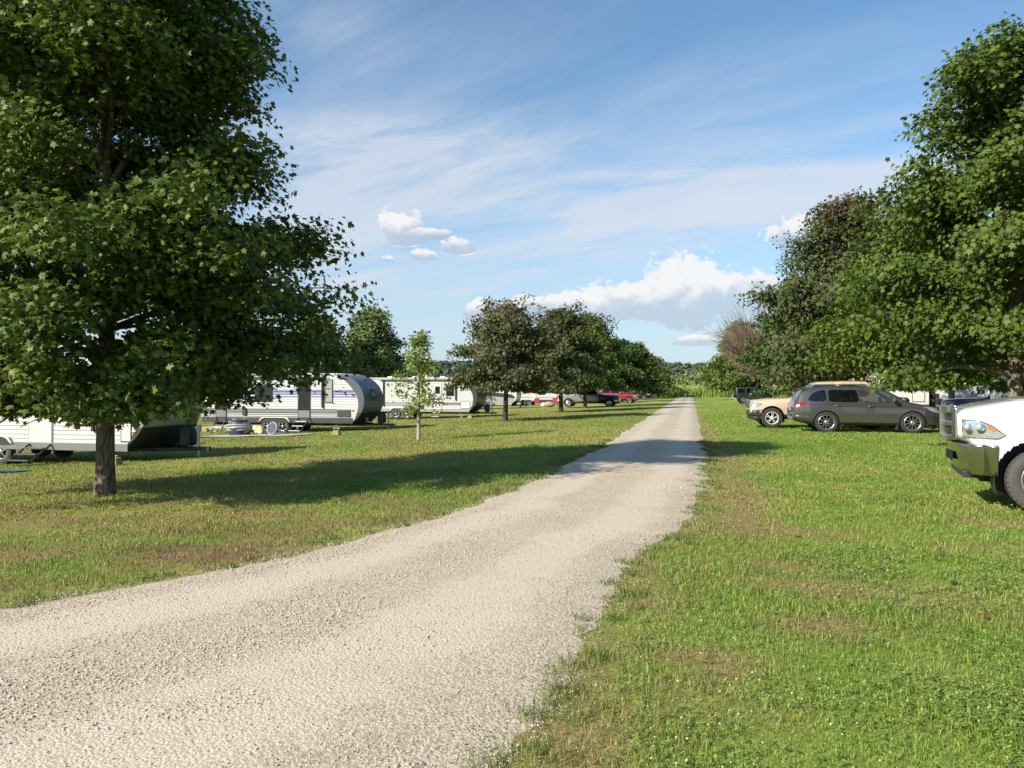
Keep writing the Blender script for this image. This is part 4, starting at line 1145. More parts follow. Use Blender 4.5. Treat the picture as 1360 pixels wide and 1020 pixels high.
        for q in (.33, .66): bar(gz0 + (gz1 - gz0) * q - .02, gz0 + (gz1 - gz0) * q + .025, -.06, .02, yy)
    fr.build('grille_frame', M['chrome' if chrome else 'black_plastic'], root, .012)
    dk = MB()
    for a, b in zip(yy[:-1], yy[1:]): dk.add([(bow(a) - .01, a, gz0), (bow(b) - .01, b, gz0), (bow(b) - .01, b, gz1), (bow(a) - .01, a, gz1)], [(0, 1, 2, 3)])
    for z in np.arange(gz0 + .04, gz1, .05):
        for a, b in zip(yy[:-1], yy[1:]): dk.add([(bow(a) + .006, a, z), (bow(b) + .006, b, z), (bow(b) + .006, b, z + .018), (bow(a) + .006, a, z + .018)], [(0, 1, 2, 3)])
    dk.build('grille_mesh', M['dark_alloy'], root)
    mirrors(root, S, ca - .02, hood + .05, M['chrome' if chrome and not rough else 'black_plastic'], (.16, .22, .3))
    seats(root, (m + .35, m - .65), hood - .55)
    rw = MB(); rw.prism([(cb_ - .012, hood + .1), (cb_ - .012, roof - .16), (cb_ + .02, roof - .16), (cb_ + .02, hood + .1)], -.58, .58); rw.build('rear_window', M['glass_dark'], root)
    tg = MB(); tg.box((t - .012, 0, hood - .28), (.02, 1.5 * W, .46)); tg.build('tailgate', M[pm], root, .008)
    ax = MB(); ax.tube([(fx, -W + .3, R), (fx, W - .3, R)], .06, 8); ax.tube([(rx, -W + .3, R), (rx, W - .3, R)], .07, 8); ax.box((0, 0, zb - .04), (Lf * .8, .9, .14)); ax.build('chassis', M['black_metal'], root)
    root['_n'] = n
    return root, S

def G(x, y): return (x, y, Hs(x, y))
# the near three
r = suv((6.33, 31.45, -.01), R_(1.5)); r.scale = (1.06, 1, 1)
tk, S = pickup('pickup_truck', (5.40, 34.3, 0), R_(180 + 2), 'sand coloured pickup truck facing the lane behind the grey sport utility car', 'tan_paint', Lf=6.1, cab=(1.05, -1.75), hood=1.26, roof=1.96, R=.415, wb=3.85, foh=.86, bumper='dark_alloy', style='split5', hub='bright_alloy', dx=.022)
M['orange_print'] = simple('orange_print', (.55, .16, .03), .5)
text(tk, 'LIMITED', (-2.35, S.y_at(-2.35, 1.10) + .006, 1.10), (R_(90), 0, R_(180)), .15, 'orange_print')
rk, S = pickup('pickup_truck', (6.66, 11.70, 0), R_(169), 'white pickup truck with a big chrome bumper, only its front inside the right edge', 'white_paint', Lf=6.1, cab=(.95, -1.9), hood=1.56, roof=2.08, R=.415, wb=3.8, foh=.95, bumper='chrome_big', grille='crosshair', style='dish', hub='alloy', dx=.0145, W=1.01, lift=-.02, arch=.55, rough=True)
n = 3.05
for sg in (1, -1):
    a = MB(); a.add([(n - q, sg * (S.y_at(n - q, zq) + .004), zq) for q, zq in ((.315, 1.135), (.36, 1.112), (.43, 1.05), (.385, 1.04), (.335, 1.07))], [(0, 1, 2, 3, 4)])
    a.build('turn_signal', M['amber'], rk)
    h = MB(); S.line(h, [(n - .05, 1.19), (n - .24, 1.18), (n - .37, 1.12), (n - .53, .99), (n - .44, .945), (n - .05, .955), (n - .05, 1.19)], sg, .007, .0); h.build('lamp_surround', M['dark_alloy'], rk)
    for q in (.14, .27):
        b = MB(); x = n - q; b.lathe([(.07, -.004), (.05, .004), (.02, .007)], (x, sg * (S.y_at(x, 1.07) + .001), 1.07), 18); b.build('lamp_reflector', M['chrome'], rk)
b = MB(); b.box((n + .026, 0, .66), (.02, .7, .12)); b.build('bumper_grille', M['mesh_dark'], rk)
b = MB(); b.box((n - .2, 0, .45), (.26, 1.4, .1)); b.build('front_skid', M['black_plastic'], rk, .015)

# far side of the right lawn
def jeep(loc, rz):
    root = empty('off_road_car', loc, rz, 'boxy black off-road car parked on the right lawn beneath the bare branches', 'car')
    top = [(-1.95, 1.74), (-1.9, 1.80), (-.6, 1.84), (.35, 1.80), (.42, 1.74), (.70, 1.22), (.8, 1.15), (1.7, 1.08), (1.82, 1.0)]
    belt = [(-2, 1.16), (.5, 1.14), (.75, 1.05), (1.82, .95)]
    S = Shell(root, -1.95, 1.82, top, belt, [(-1.95, .5), (1.82, .52)], [(-1.95, .74), (-1.85, .78), (.6, .78), (1.0, .66), (1.82, .60)], .12, .03, .03, M['black_paint'], [(1.25, .4), (-1.2, .4)], .47)
    for a, b in ((-1.85, -1.05), (-.95, -.2), (-.1, .48)): S.cut('window', [(a, 1.20), (b, 1.20), (b - (.12 if b > .3 else 0), 1.68), (a, 1.68)], M['glass'])
    S.cut('windscreen', [(.46, -.58), (.46, .58), (.68, .62), (.68, -.62)], M['glass_clear'], top=True)
    S.finish()
    for sg in (1, -1):
        f = MB(); vs = []
        for d in (-.16, .14):
            for x, z in ((.68, .62), (.82, .90), (1.05, .98), (1.5, .98), (1.72, .88), (1.8, .74)): vs.append((x, sg * (.72 + d), z))
        f.add(vs, [(k, k + 1, k + 7, k + 6) for k in range(5)]); f.build('fender_flare', M['black_plastic'], root)
        for x in (1.25, -1.2): wheel_well(root, x, .4, .472, .75, .3, sg); wheel(root, x, sg * .70, .4, .25, sg, 'spoke5', .6)
        t = MB(); t.box((-1.965, sg * .66, .95), (.04, .1, .2)); t.build('tail_light', M['red_lens'], root)
    for bx_ in (-2.03, 1.93):
        b = MB(); b.box((bx_, 0, .55), (.17, 1.42, .17)); b.build('bumper', M['light_grey'], root, .03)
    s_ = wheel(root, 0, 0, .38, .24, 1, 'spoke5', .6); s_.name = 'spare_wheel'; s_.location = (-2.1, 0, .72); s_.rotation_euler = (0, 0, R_(90))
    mirrors(root, S, .42, 1.2, M['black_plastic']); seats(root, (-.2,), .75)
x, y = at(999, 84); jeep((x + .2, y, 0), R_(4))
x, y = at(981, 128)
pickup('pickup_truck', (x + 2.2, y, 0), R_(0), 'dark far off pickup with a pale tailgate, beyond the boxy black car', 'black_paint', R=.4, chrome=False, bumper='light_grey', dx=.05)
x, y = at(1272, 37.5)
pickup('pickup_truck', (x + 2.0, y, 0), R_(180), 'dark maroon pickup glimpsed between the grey car and the white pickup', 'maroon_paint', R=.4, chrome=False, bumper='black_plastic', dx=.04)
# left of the lane
x, y = at(785, 82)
pickup('pickup_truck', (x - .2, y, Hs(x, y)), R_(-2), 'grey pickup truck with tree shade coloured dark blue on its front and wide rear fenders under the left trees', 'silver_paint', Lf=6.5, cab=(1.15, -1.45), wb=4.35, R=.42, hood=1.32, roof=2.02, style='dish', dually=True, dx=.035, pm2='tree_shade_navy')
x, y = at(830, 97)
pickup('pickup_truck', (x - 1.2, y, Hs(x, y)), R_(-4), 'bright red pickup truck beyond the grey pickup', 'red_paint', Lf=5.7, hood=1.24, roof=1.92, R=.41, dx=.04, style='spoke5')
x, y = at(853, 128)
pickup('pickup_truck', (x - 1.6, y, Hs(x, y)), R_(0), 'blackish green truck farthest along the left side beside the bushes', 'black_paint', R=.4, chrome=False, bumper='black_plastic', dx=.05)
# ------------------------------------------------------------------ travel trailers
PROF = [(3.03, 1.25), (2.9, .80), (2.7, .50), (2.4, .20), (2.0, .03), (1.7, 0), (1.4, .03), (1.15, .12), (.9, .30), (.72, .46), (.55, .72)]  # (z, behind the nose)
BOUND = [(3.03, 1.62), (2.9, 1.33), (2.63, .98), (2.38, .74), (2.1, .52), (1.85, .38), (1.44, .34), (1.07, .41), (.85, .50), (.67, .59), (.55, .66)]
def smooth_prof(p):
    a = np.array(p[::-1]); z = np.linspace(a[0, 0], a[-1, 0], 40)
    q = np.interp(z, a[:, 0], a[:, 1]); q2 = gsm(q, 1.6); q2[0] = q[0]; q2[-1] = q[-1]
    return z, q2
M['cap_grey'] = simple('cap_grey', (.085, .095, .11), .42, .4, .1, coat=.15, var=.06, scale=2)
M['cap_light'] = simple('cap_light', (.30, .31, .27), .4, .5, 0, coat=.2, var=.06, scale=2)
M['cap_dark'] = simple('cap_dark', (.035, .04, .034), .4, .5, 0, coat=.15, var=.1, scale=2)
M['blue_stripe'] = simple('blue_stripe', (.09, .11, .27), .4, var=.06)
M['grey_stripe'] = simple('grey_stripe', (.17, .165, .16), .4, var=.1)
M['dark_stripe'] = simple('dark_stripe', (.02, .019, .02), .4, var=.1)
M['logo_light'] = simple('logo_light', (.35, .42, .48), .4)
M['logo_dark'] = simple('logo_dark', (.015, .02, .03), .35)

def trailer(label, xn, yn, L, rz=0, sd=-1, Ht=3.03, side='siding', cap='cap_grey', lowcap=1.12, skirt=(.55, .83, 'grey_skirt'), feats=(), group='white travel trailers parked left of the lane', zoff=0, tongue=True):
    hw = 1.22
    yc = yn + hw; cx = xn - L / 2 if rz == 0 else xn + L / 2
    z0 = Hs(cx, yc) + zoff
    root = empty('travel_trailer', (cx, yc, z0), rz, label, 'trailer', group)
    n = L / 2; s = Ht / 3.03
    z, q = smooth_prof(PROF); z = .55 + (z - .55) * (Ht - .55) / 2.48
    zb, qb = smooth_prof(BOUND); zb = .55 + (zb - .55) * (Ht - .55) / 2.48
    body = [(-n, .55), (-n, Ht - .10), (-n + .10, Ht), (n - q[-1], Ht)] + [(n - b, a) for a, b in zip(z[::-1][1:], q[::-1][1:])]
    b = MB(); b.prism(body, -hw, hw); b.build('body', M[side], root, .035)
    # front cap wraps over the nose and a little way down the sides
    k0 = int(np.searchsorted(z, lowcap))
    def cap_poly(i0, i1): return [(n - qq + .008, zz + .004) for zz, qq in zip(z[i0:i1], q[i0:i1])] + [(n - np.interp(zz, zb, qb), zz + .004) for zz in z[i0:i1][::-1]]
    b = MB(); b.prism(cap_poly(k0, len(z)), -hw - .009, hw + .009); b.build('front_cap', M[cap], root, .03)
    b = MB(); b.prism(cap_poly(0, k0 + 1), -hw - .006, hw + .006); b.build('lower_front_cap', M['black_plastic'], root, .03)
    r = MB(); r.prism([(-n + .1, Ht + .003), (-n + .14, Ht + .05), (n - 1.5, Ht + .05), (n - 1.3, Ht + .006)], -hw + .05, hw - .05); r.build('roof', M['smooth_white'], root, .02)
    for e in (-1, 1):
        t = MB(); t.box((-.3, e * (hw + .012), Ht - .045), (L - 2.6, .02, .05)); t.build('gutter_rail', M['light_grey'], root)
        if skirt: t = MB(); t.box((-n + (L - .62) / 2, e * (hw + .006), (skirt[0] + skirt[1]) / 2), (L - .64, .016, skirt[1] - skirt[0])); t.build('skirt', M[skirt[2]], root, .004)
    fr = MB()
    for e in (-.45, .45): fr.box((0, e, .47), (L - .6, .06, .16))
    for x in np.linspace(-n + .6, n - .8, 6): fr.box((x, 0, .47), (.06, 2.0, .12))
    fr.build('chassis', M['black_metal'], root)
    if tongue:
        t = MB()
        for e in (-1, 1): t.tube([(n - .9, e * .75, .46), (n + .95, 0, .46)], .055, 6)
        t.box((n + 1.02, 0, .46), (.26, .12, .12)); t.build('tongue', M['black_metal'], root)
        j = MB(); j.tube([(n + .78, 0, .02), (n + .78, 0, 1.0)], .038, 10); j.box((n + .78, 0, 1.06), (.12, .11, .2)); j.box((n + .78, 0, .03), (.2, .2, .04)); j.tube([(n + .78, 0, .62), (n + 1.0, 0, .62)], .02, 6); j.build('tongue_jack', M['galv'], root, .006)
        g = MB()
        for e in (-.17, .17): g.lathe([(.02, .52), (.14, .56), (.15, .65), (.15, .95), (.11, 1.05), (.04, 1.08), (.03, 1.14)], (n + .42, e, 0), 20, 'z')
        g.build('gas_bottle', M['black_plastic'], root)
    y0 = sd * hw
    def panel(nm, q0, q1, a, b_, m, proud, par=root, bev=.008, lab=None):
        x = n - (q0 + q1) / 2; p = MB(); p.box((x, y0 + sd * proud / 2, (a + b_) / 2), (abs(q1 - q0), proud, b_ - a)); o = p.build(nm, M[m], par, bev)
        return o
    for f in feats:
        k = f[0]
        if k == 'win':
            _, qc, w, a, b_ = f
            o = panel('window', qc - w / 2, qc + w / 2, a, b_, 'black_plastic', .03)
            panel('pane', qc - w / 2 + .035, qc + w / 2 - .035, a + .04, (a + b_) / 2 - .012, 'glass_dark', .036, o, .003); panel('pane', qc - w / 2 + .035, qc + w / 2 - .035, (a + b_) / 2 + .012, b_ - .04, 'glass_dark', .036, o, .003)
        elif k == 'blind':
            _, qc, w, a, b_ = f
            o = panel('window', qc - w / 2, qc + w / 2, a, b_, 'black_plastic', .03)
            panel('pane', qc - w / 2 + .035, qc + w / 2 - .035, a + .04, a + (b_ - a) * .58, 'light_grey', .036, o, .003); panel('pane', qc - w / 2 + .035, qc + w / 2 - .035, a + (b_ - a) * .61, b_ - .04, 'light_grey', .036, o, .003)
        elif k == 'screendoor':
            _, q1, q2, a, b_ = f
            o = panel('door', q1, q2, a, b_, 'black_metal', .03); panel('screen', q1 + .04, q2 - .04, a + .42, b_ - .04, 'mesh_dark', .035, o, .002); panel('kick_plate', q1 + .04, q2 - .04, a + .03, a + .38, 'grey_stripe', .036, o, .003)
            g = MB(); g.tube([(n - q2 + .08, y0 + sd * .04, a + .85), (n - q2 + .08, y0 + sd * .075, a + .9), (n - q2 + .08, y0 + sd * .075, a + 1.05), (n - q2 + .08, y0 + sd * .04, a + 1.1)], .012, 6); g.build('handle', M['chrome'], o)
        elif k == 'door':
            _, q1, q2, a, b_ = f
            o = panel('door', q1, q2, a, b_, 'light_grey', .022); panel('door_panel', q1 + .03, q2 - .03, a + .03, b_ - .03, 'smooth_white', .03, o)
            panel('door_window', q1 + .14, q2 - .14, b_ - .75, b_ - .2, 'glass_dark', .034, o)
            g = MB(); x = n - q1 - .1; g.tube([(x, y0 + sd * .03, a + .8), (x, y0 + sd * .07, a + .84), (x, y0 + sd * .07, a + 1.1), (x, y0 + sd * .03, a + 1.15)], .014, 6); g.build('handle', M['chrome'], o)
        elif k == 'stripe': panel('stripe', f[1], f[2], f[3], f[4], f[5], .006, bev=0)
        elif k == 'hatch':
            o = panel('storage_hatch', f[1], f[2], f[3], f[4], f[5], .02)
            for e in (.2, .8):
                g = MB(); g.lathe([(.03, 0), (.028, .02), (.01, .024)], (n - f[1] - (f[2] - f[1]) * e, y0 + sd * .02 - (0 if sd > 0 else .022), f[3] - .02 + .05), 10); g.build('latch', M['chrome'], o)
        elif k == 'outline':
            o = panel('storage_hatch', f[1], f[2], f[3], f[4], 'black_plastic', .012); panel('hatch_panel', f[1] + .03, f[2] - .03, f[3] + .03, f[4] - .03, 'smooth_white', .02, o)
        elif k == 'awning':
            _, q1, q2, za, arms = f
            t = MB(); t.tube([(n - q1, y0 + sd * .12, za), (n - q2, y0 + sd * .12, za)], .075, 12); t.build('awning_roll', M['light_grey'], root)
            for qa, zl in arms:
                t = MB(); t.box((n - qa, y0 + sd * .05, (za + zl) / 2), (.09, .07, za - zl)); t.box((n - qa, y0 + sd * .085, (za + zl) / 2 + .1), (.05, .03, (za - zl) * .7)); t.build('awning_arm', M['black_metal'], root, .008)
        elif k == 'wheels':
            _, qs, R = f
            for qq in qs:
                for e in (1, -1):
                    ar = MB(); n_ = 16; x = n - qq
                    wheel(root, x, e * (hw - .10), R, .2, e, 'spoke5' if e == sd else 'dish', .6, 'tread_rubber', 'alloy')
            for e in (1, -1):
                c = MB(); xa = n - max(qs) - R - .1; xb = n - min(qs) + R + .1
                c.prism([(xa, .62), (xa + .12, .80), (xa + .3, .86), (xb - .3, .86), (xb - .12, .80), (xb, .62), (xb - .06, .62), (xb - .18, .75), (xb - .33, .80), (xa + .33, .80), (xa + .18, .75), (xa + .06, .62)], e * (hw + .01), e * (hw + .07)); c.build('wheel_fender', M['smooth_white'], root)
                d = MB(); d.prism([(xa + .05, .56), (xa + .2, .78), (xb - .2, .78), (xb - .05, .56)], e * (hw + .008), e * (hw + .02)); d.build('wheel_arch_liner', M['black_plastic'], root)
        elif k == 'steps':
            _, q1, q2, ztop, out, nst = f[:6]
            w = abs(q2 - q1); x = n - (q1 + q2) / 2; st = MB(); tr = MB()
            for e in (-1, 1): st.tube([(x + e * w / 2, y0 + sd * .02, ztop), (x + e * w / 2, y0 + sd * (out + .05), .12)], .028, 6); st.tube([(x + e * w / 2, y0 + sd * out, .14), (x + e * w / 2, y0 + sd * (out + .06), .0)], .018, 6)
            for i in range(nst):
                t = (i + .8) / nst; tr.box((x, y0 + sd * (out * t), ztop + (.14 - ztop) * t + .02), (w - .04, .24, .035))
            o = st.build('entry_steps', M['black_metal'], root); tr.build('tread', M[f[6]] if len(f) > 6 else M['galv'], o, .006)
        elif k == 'jack':
            x = n - f[1]; t = MB(); yy = y0 - sd * .15
            t.tube([(x, yy, .5), (x + .16, yy, .30), (x, yy, .10)], .022, 6); t.tube([(x, yy, .5), (x - .16, yy, .30), (x, yy, .10)], .022, 6); t.tube([(x - .2, yy, .30), (x + .2, yy, .30)], .015, 6); t.box((x, yy, .06), (.2, .2, .05)); t.build('stabiliser_jack', M['galv'], root)
        elif k == 'ac':
            t = MB(); t.prism([(n - f[1] - .45, Ht + .05), (n - f[1] - .42, Ht + .28), (n - f[1] + .25, Ht + .30), (n - f[1] + .48, Ht + .14), (n - f[1] + .5, Ht + .05)], -.36, .36); t.build('air_conditioner', M['smooth_white'], root, .05)
        elif k == 'vent':
            t = MB(); t.prism([(n - f[1] - .22, Ht + .05), (n - f[1] - .2, Ht + .16), (n - f[1] + .15, Ht + .17), (n - f[1] + .22, Ht + .05)], -.25, .25); t.build('roof_vent', M['smooth_white'], root, .03)
        elif k == 'text':
            text(root, f[1], (n - f[2], y0 + sd * .006, f[3]), (R_(90), 0, 0 if sd < 0 else R_(180)), f[4], f[5] if len(f) > 5 else 'grey_stripe', .002, sx=1.25)
        elif k == 'marker': panel('marker_lamp', f[1] - .06, f[1] + .06, f[2] - .03, f[2] + .03, 'amber', .03)
        elif k == 'box': panel('outlet_box', f[1] - f[2] / 2, f[1] + f[2] / 2, f[3], f[4], f[5], .08)
        elif k == 'band':
            p = MB(); p.prism([(n - a, b_) for a, b_ in f[1]], y0 + sd * .001, y0 + sd * .012); p.build('painted_band', M[f[2]], root)
    def front(zz, off):
        qv = np.interp(zz, z, q); sl = (np.interp(zz + .1, z, q) - np.interp(zz - .1, z, q)) / .2
        a = math.atan(sl); return (n - qv + off * math.cos(a) + .008, zz + off * math.sin(a), a)
    return root, front

T2, front = trailer('white travel trailer with blue stripes, dark screen doors and a round emblem on its nose', -15.94, 35.8, 9.25, zoff=-.04,
    feats=[('blind', 1.93, .42, 1.58, 2.78), ('awning', 2.2, 8.9, 2.93, ((2.28, 1.34), (8.75, 1.34))), ('screendoor', 2.96, 3.66, .80, 2.74), ('screendoor', 7.75, 8.4, .80, 2.74),
           ('hatch', .73, 1.48, .86, 1.24, 'grey_skirt'), ('stripe', .55, 9.2, 2.10, 2.22, 'blue_stripe'), ('stripe', .45, 9.2, 1.99, 2.06, 'blue_stripe'), ('stripe', .42, 9.2, 1.86, 1.92, 'blue_stripe'),
           ('stripe', 1.5, 9.2, 1.225, 1.265, 'dark_stripe'), ('stripe', 1.5, 9.2, 1.10, 1.21, 'grey_stripe'), ('stripe', 1.5, 9.2, 1.05, 1.09, 'dark_stripe'), ('stripe', 1.5, 9.2, .955, .985, 'dark_stripe'), ('stripe', 1.5, 9.2, .86, .885, 'dark_stripe'),
           ('box', 6.7, .2, .93, 1.30, 'black_plastic'), ('wheels', (4.55, 5.4), .36), ('steps', 2.99, 3.63, .80, 1.0, 3, 'smooth_white'), ('steps', 7.8, 8.35, .80, .35, 1), ('jack', 1.6), ('jack', 8.5), ('ac', 4.4), ('vent', 6.6), ('marker', .62, 1.2), ('win', 5.6, 1.0, 1.62, 2.5)])
px, pz, pa = front(2.02, .004)
em = MB(); em.lathe([(.30, 0), (.30, .012), (.255, .014), (.25, .004)], (0, 0, 0), 40, 'x'); em.lathe([(.25, .004), (.001, .005)], (0, 0, 0), 40, 'x')
o = em.build('emblem', M['logo_dark'], T2); o.location = (px, 0, pz); o.rotation_euler = (0, -pa, 0); o.scale = (1, 1.25, 1)
lg = MB()
for yy, zz, r in ((-.10, .05, .06), (-.02, -.04, .05), (.09, .05, .05), (.13, -.05, .045), (-.15, -.05, .035)): lg.lathe([(r, .008), (r * .4, .011), (.001, .009)], (0, yy, zz), 12, 'x')
lg.tube([(.009, -.2, .0), (.009, -.12, .14), (.009, 0, .17), (.009, .12, .14)], .012, 5); lg.build('emblem_marking', M['logo_light'], o)
px, pz, pa = front(2.36, .004)
text(T2, 'CHEROKEE', (px, 0, pz), (R_(90) - pa * 0, 0, R_(90)), .16, 'logo_light', .003, sx=1.35).rotation_euler = (Matrix.Rotation(-pa, 3, 'Y') @ Euler((R_(90), 0, R_(90))).to_matrix()).to_euler()
for zz in (2.46, 2.25):
    px, pz, pa = front(zz, .004); t = MB(); t.box((px, 0, pz), (.006, 1.5, .016), (0, -pa, 0)); t.build('cap_line', M['logo_dark'], T2)
ps = MB(); px, pz, pa = front(.86, .003); ps.box((px + .06, -.3, .74), (.02, .3, .16)); ps.build('number_plate', M['light_grey'], T2)

T1, front = trailer('nearest white travel trailer, pale front cap and black lower nose, behind the near maple', -14.85, 18.65, 9.3, cap='cap_light', lowcap=1.12, skirt=(.44, .66, 'grey_stripe'), zoff=.0,
    feats=[('door', 3.15, 4.0, .62, 2.55), ('steps', 3.2, 3.95, .60, .75, 3, 'black_metal'), ('marker', .42, 1.0), ('stripe', .6, 9.2, 1.42, 1.46, 'grey_stripe'), ('stripe', .5, 3.1, 1.55, 1.62, 'grey_stripe'), ('stripe', 4.05, 9.2, 1.55, 1.62, 'grey_stripe'), ('stripe', .8, 9.2, 1.95, 2.02, 'blue_stripe'),
           ('awning', 1.5, 8.2, 2.92, ((1.75, 1.0), (8.0, 1.0))), ('win', 2.3, .5, 1.6, 2.5), ('win', 6.2, 1.1, 1.6, 2.4), ('wheels', (5.0, 5.85), .36), ('jack', 1.3), ('ac', 4.6), ('box', 1.6, .12, 1.05, 1.55, 'black_plastic'), ('outline', .5, .86, .70, 1.25)])

T3, front = trailer('white travel trailer with twin wheels and dark nose, standing behind the young tree', -15.15, 53.9, 9.6, cap='cap_dark', lowcap=1.0, skirt=(.55, .78, 'light_grey'),
    feats=[('win', 2.1, .62, 1.72, 2.55), ('awning', 1.5, 7.6, 2.96, ((1.65, 1.4), (7.3, .95))), ('door', 2.72, 3.38, .72, 2.62), ('outline', .55, 1.28, .80, 1.32), ('stripe', 1.3, 9.5, 1.20, 1.24, 'grey_stripe'), ('stripe', 3.4, 9.5, 1.02, 1.19, 'light_grey'), ('stripe', 3.4, 9.5, .96, .99, 'grey_stripe'),
           ('stripe', .6, 2.7, 1.05, 1.2, 'grey_stripe'), ('hatch', 4.1, 4.7, .72, 1.06, 'black_plastic'), ('wheels', (5.5, 6.34), .37), ('steps', 2.75, 3.35, .72, .55, 2, 'smooth_white'), ('jack', 1.3), ('text', 'CATALINA', 5.95, 2.02, .2, 'light_grey'), ('vent', 3.0), ('vent', 5.2), ('ac', 4.2), ('vent', 7.2), ('hatch', 6.9, 7.05, 2.5, 2.66, 'black_plastic')])

T4, front = trailer('grey and white trailer with a dark slanting band, behind the copper tree trunk', -19.6, 86.5, 10.4, cap='smooth_white', lowcap=.9, skirt=(.5, .72, 'light_grey'),
    feats=[('band', [(.15, 1.42), (.6, 1.75), (5.6, 2.30), (5.6, 1.90), (4.2, 1.66), (.3, 1.30)], 'dark_stripe'), ('band', [(.25, 1.28), (4.2, 1.63), (6.2, 1.75), (6.2, .75), (.5, .75)], 'light_grey'), ('hatch', 7.2, 8.2, .75, 2.4, 'dark_stripe'), ('steps', 7.0, 7.7, .72, .8, 3, 'smooth_white'), ('wheels', (4.2, 5.0), .37), ('jack', 1.0), ('ac', 4)])
T5, front = trailer('far pale trailer seen under the branches between the copper tree and the next trunk', -18.2, 106, 8.5, cap='smooth_white', feats=[('win', 2.2, .9, 1.5, 2.3), ('stripe', .6, 8.4, 1.1, 1.2, 'grey_stripe'), ('wheels', (4.0, 4.9), .36), ('door', 3, 3.7, .7, 2.6)])
T6, front = trailer('farthest left trailer beyond the pale one under the left trees', -18.8, 124, 8.5, cap='cap_dark', feats=[('win', 2.2, .9, 1.5, 2.3), ('wheels', (4.0, 4.9), .36), ('door', 3, 3.7, .7, 2.6)])
gr = 'trailers parked right of the lane'
trailer('white trailer with small dark hatches behind the sand pickup and the grey car', 9.0, 42.5, 9.0, R_(180), 1, side='smooth_white', cap='smooth_white', lowcap=.8, group=gr,
    feats=[('hatch', 2.75, 3.15, 1.02, 1.38, 'black_plastic'), ('hatch', 3.55, 3.85, 1.1, 1.55, 'grey_skirt'), ('hatch', 4.3, 4.9, 1.0, 1.2, 'grey_skirt'), ('outline', 1.9, 2.5, .95, 1.6), ('awning', 1.5, 8, 2.92, ((6.0, .8), (7.6, .8))), ('wheels', (5.2, 6.0), .36), ('win', 6.9, 1.0, 1.5, 2.3), ('door', 7.6, 8.3, .7, 2.6)])
trailer('grey ribbed trailer behind the bonnet of the white pickup', 10.2, 27.6, 8.5, R_(180), 1, side='siding_grey', cap='siding_grey', lowcap=.7, group=gr, skirt=(.55, .8, 'light_grey'), Ht=2.5,
    feats=[('win', 2.6, 1.0, 1.2, 1.75), ('wheels', (4.4, 5.2), .36), ('stripe', .5, 8.4, 1.82, 1.87, 'light_grey')])
trailer('white trailer half hidden far behind the bare branches on the right', 11.5, 92, 9, R_(180), 1, cap='smooth_white', lowcap=.8, group=gr, feats=[('win', 3, 1, 1.5, 2.3), ('wheels', (5, 5.8), .36), ('stripe', .6, 8.8, 1.1, 1.25, 'grey_stripe')])
trailer('white trailer behind the low branches right of the maroon pickup', 12.5, 36.8 + 8.5, 8.5, R_(180), 1, cap='smooth_white', lowcap=.8, group=gr, feats=[('win', 3, 1, 1.5, 2.3), ('wheels', (5, 5.8), .36)]) if False else None

# ------------------------------------------------------------------ small things on the camp sites
def ground_at(u, v, zguess=-.5):
    t = (CAM_H - zguess) * 1020 / (v - 517)
    for _ in range(5):
        x, y = at(u, t); t = (CAM_H - Hs(x, y)) * 1020 / (v - 517)
    return at(u, t)
def put(name, label, cat, u, v, dz=0, rz=0):
    x, y = ground_at(u, v); return empty(name, (x, y, Hs(x, y) + dz), rz, label, cat)
M['mat_grey'] = simple('mat_grey', (.36, .36, .37), .9, .1, var=.25, scale=5, bump=.3)
M['mat_blue'] = simple('mat_blue', (.05, .10, .20), .9, .1, var=.3, scale=5, bump=.3)
M['yellow'] = simple('yellow_cloth', (.62, .50, .16), .8, .2, var=.2); M['cream'] = simple('cream_cloth', (.66, .62, .48), .8, .2)
M['red_cloth'] = simple('red_cloth', (.34, .04, .055), .8, .2, var=.15); M['pink_cloth'] = simple('pink_cloth', (.36, .24, .20), .8, .2, var=.2)
M['blue_cover'] = simple('blue_cover', (.016, .024, .05), .5, .4, var=.2)
M['hose'] = simple('hose_grey', (.30, .30, .30), .45, .5, .2, var=.2)
def rug(name, label, u, v, w, d, m):
    x, y = ground_at(u, v); b = MB(); nx, ny_ = 24, 10
    vs = []
    for top in (0, 1):
        for i in range(nx + 1):
            for j in range(ny_ + 1):
                px, py = x + (i / nx - .5) * w, y + (j / ny_ - .5) * d
                vs.append((px, py, Hs(px, py) + .012 + .022 * top + .012 * math.sin(px * 2.3) * math.sin(py * 3.1)))
    k = (nx + 1) * (ny_ + 1); fs = []
    for i in range(nx):
        for j in range(ny_):
            a = i * (ny_ + 1) + j; q = (a, a + 1, a + ny_ + 2, a + ny_ + 1); fs += [tuple(k + c for c in q), q[::-1]]
    b.add(vs, fs); o = b.build(name, m, None); return tag(o, label, 'mat')
rug('outdoor_mat', 'long pale grey outdoor mat on the grass before the screen doors of the emblem trailer', 338, 579, 5.6, 1.7, M['mat_grey'])
rug('outdoor_mat', 'small blue mat on the grass below the steps of the nearest trailer', 4, 627, 1.3, .55, M['mat_blue'])
r = put('hose_coil', 'big grey coil of ribbed hose stacked on the pale mat under the emblem trailer', 'hose', 318, 578.0, .02)
for i in range(7):
    z = .06 + i * .108; k = math.sin((i + .6) / 7.2 * math.pi) ** .5; b = MB(); P = []
    for q in range(37):
        a = 2 * math.pi * q / 36; P.append((.62 * k * math.cos(a), .48 * k * math.sin(a), z + .03 * math.sin(a * 2 + i) - .015 * math.cos(a)))
    b.tube(P, .055, 8); b.build('hose_loop', M['hose'] if i % 2 else M['light_grey'], r)
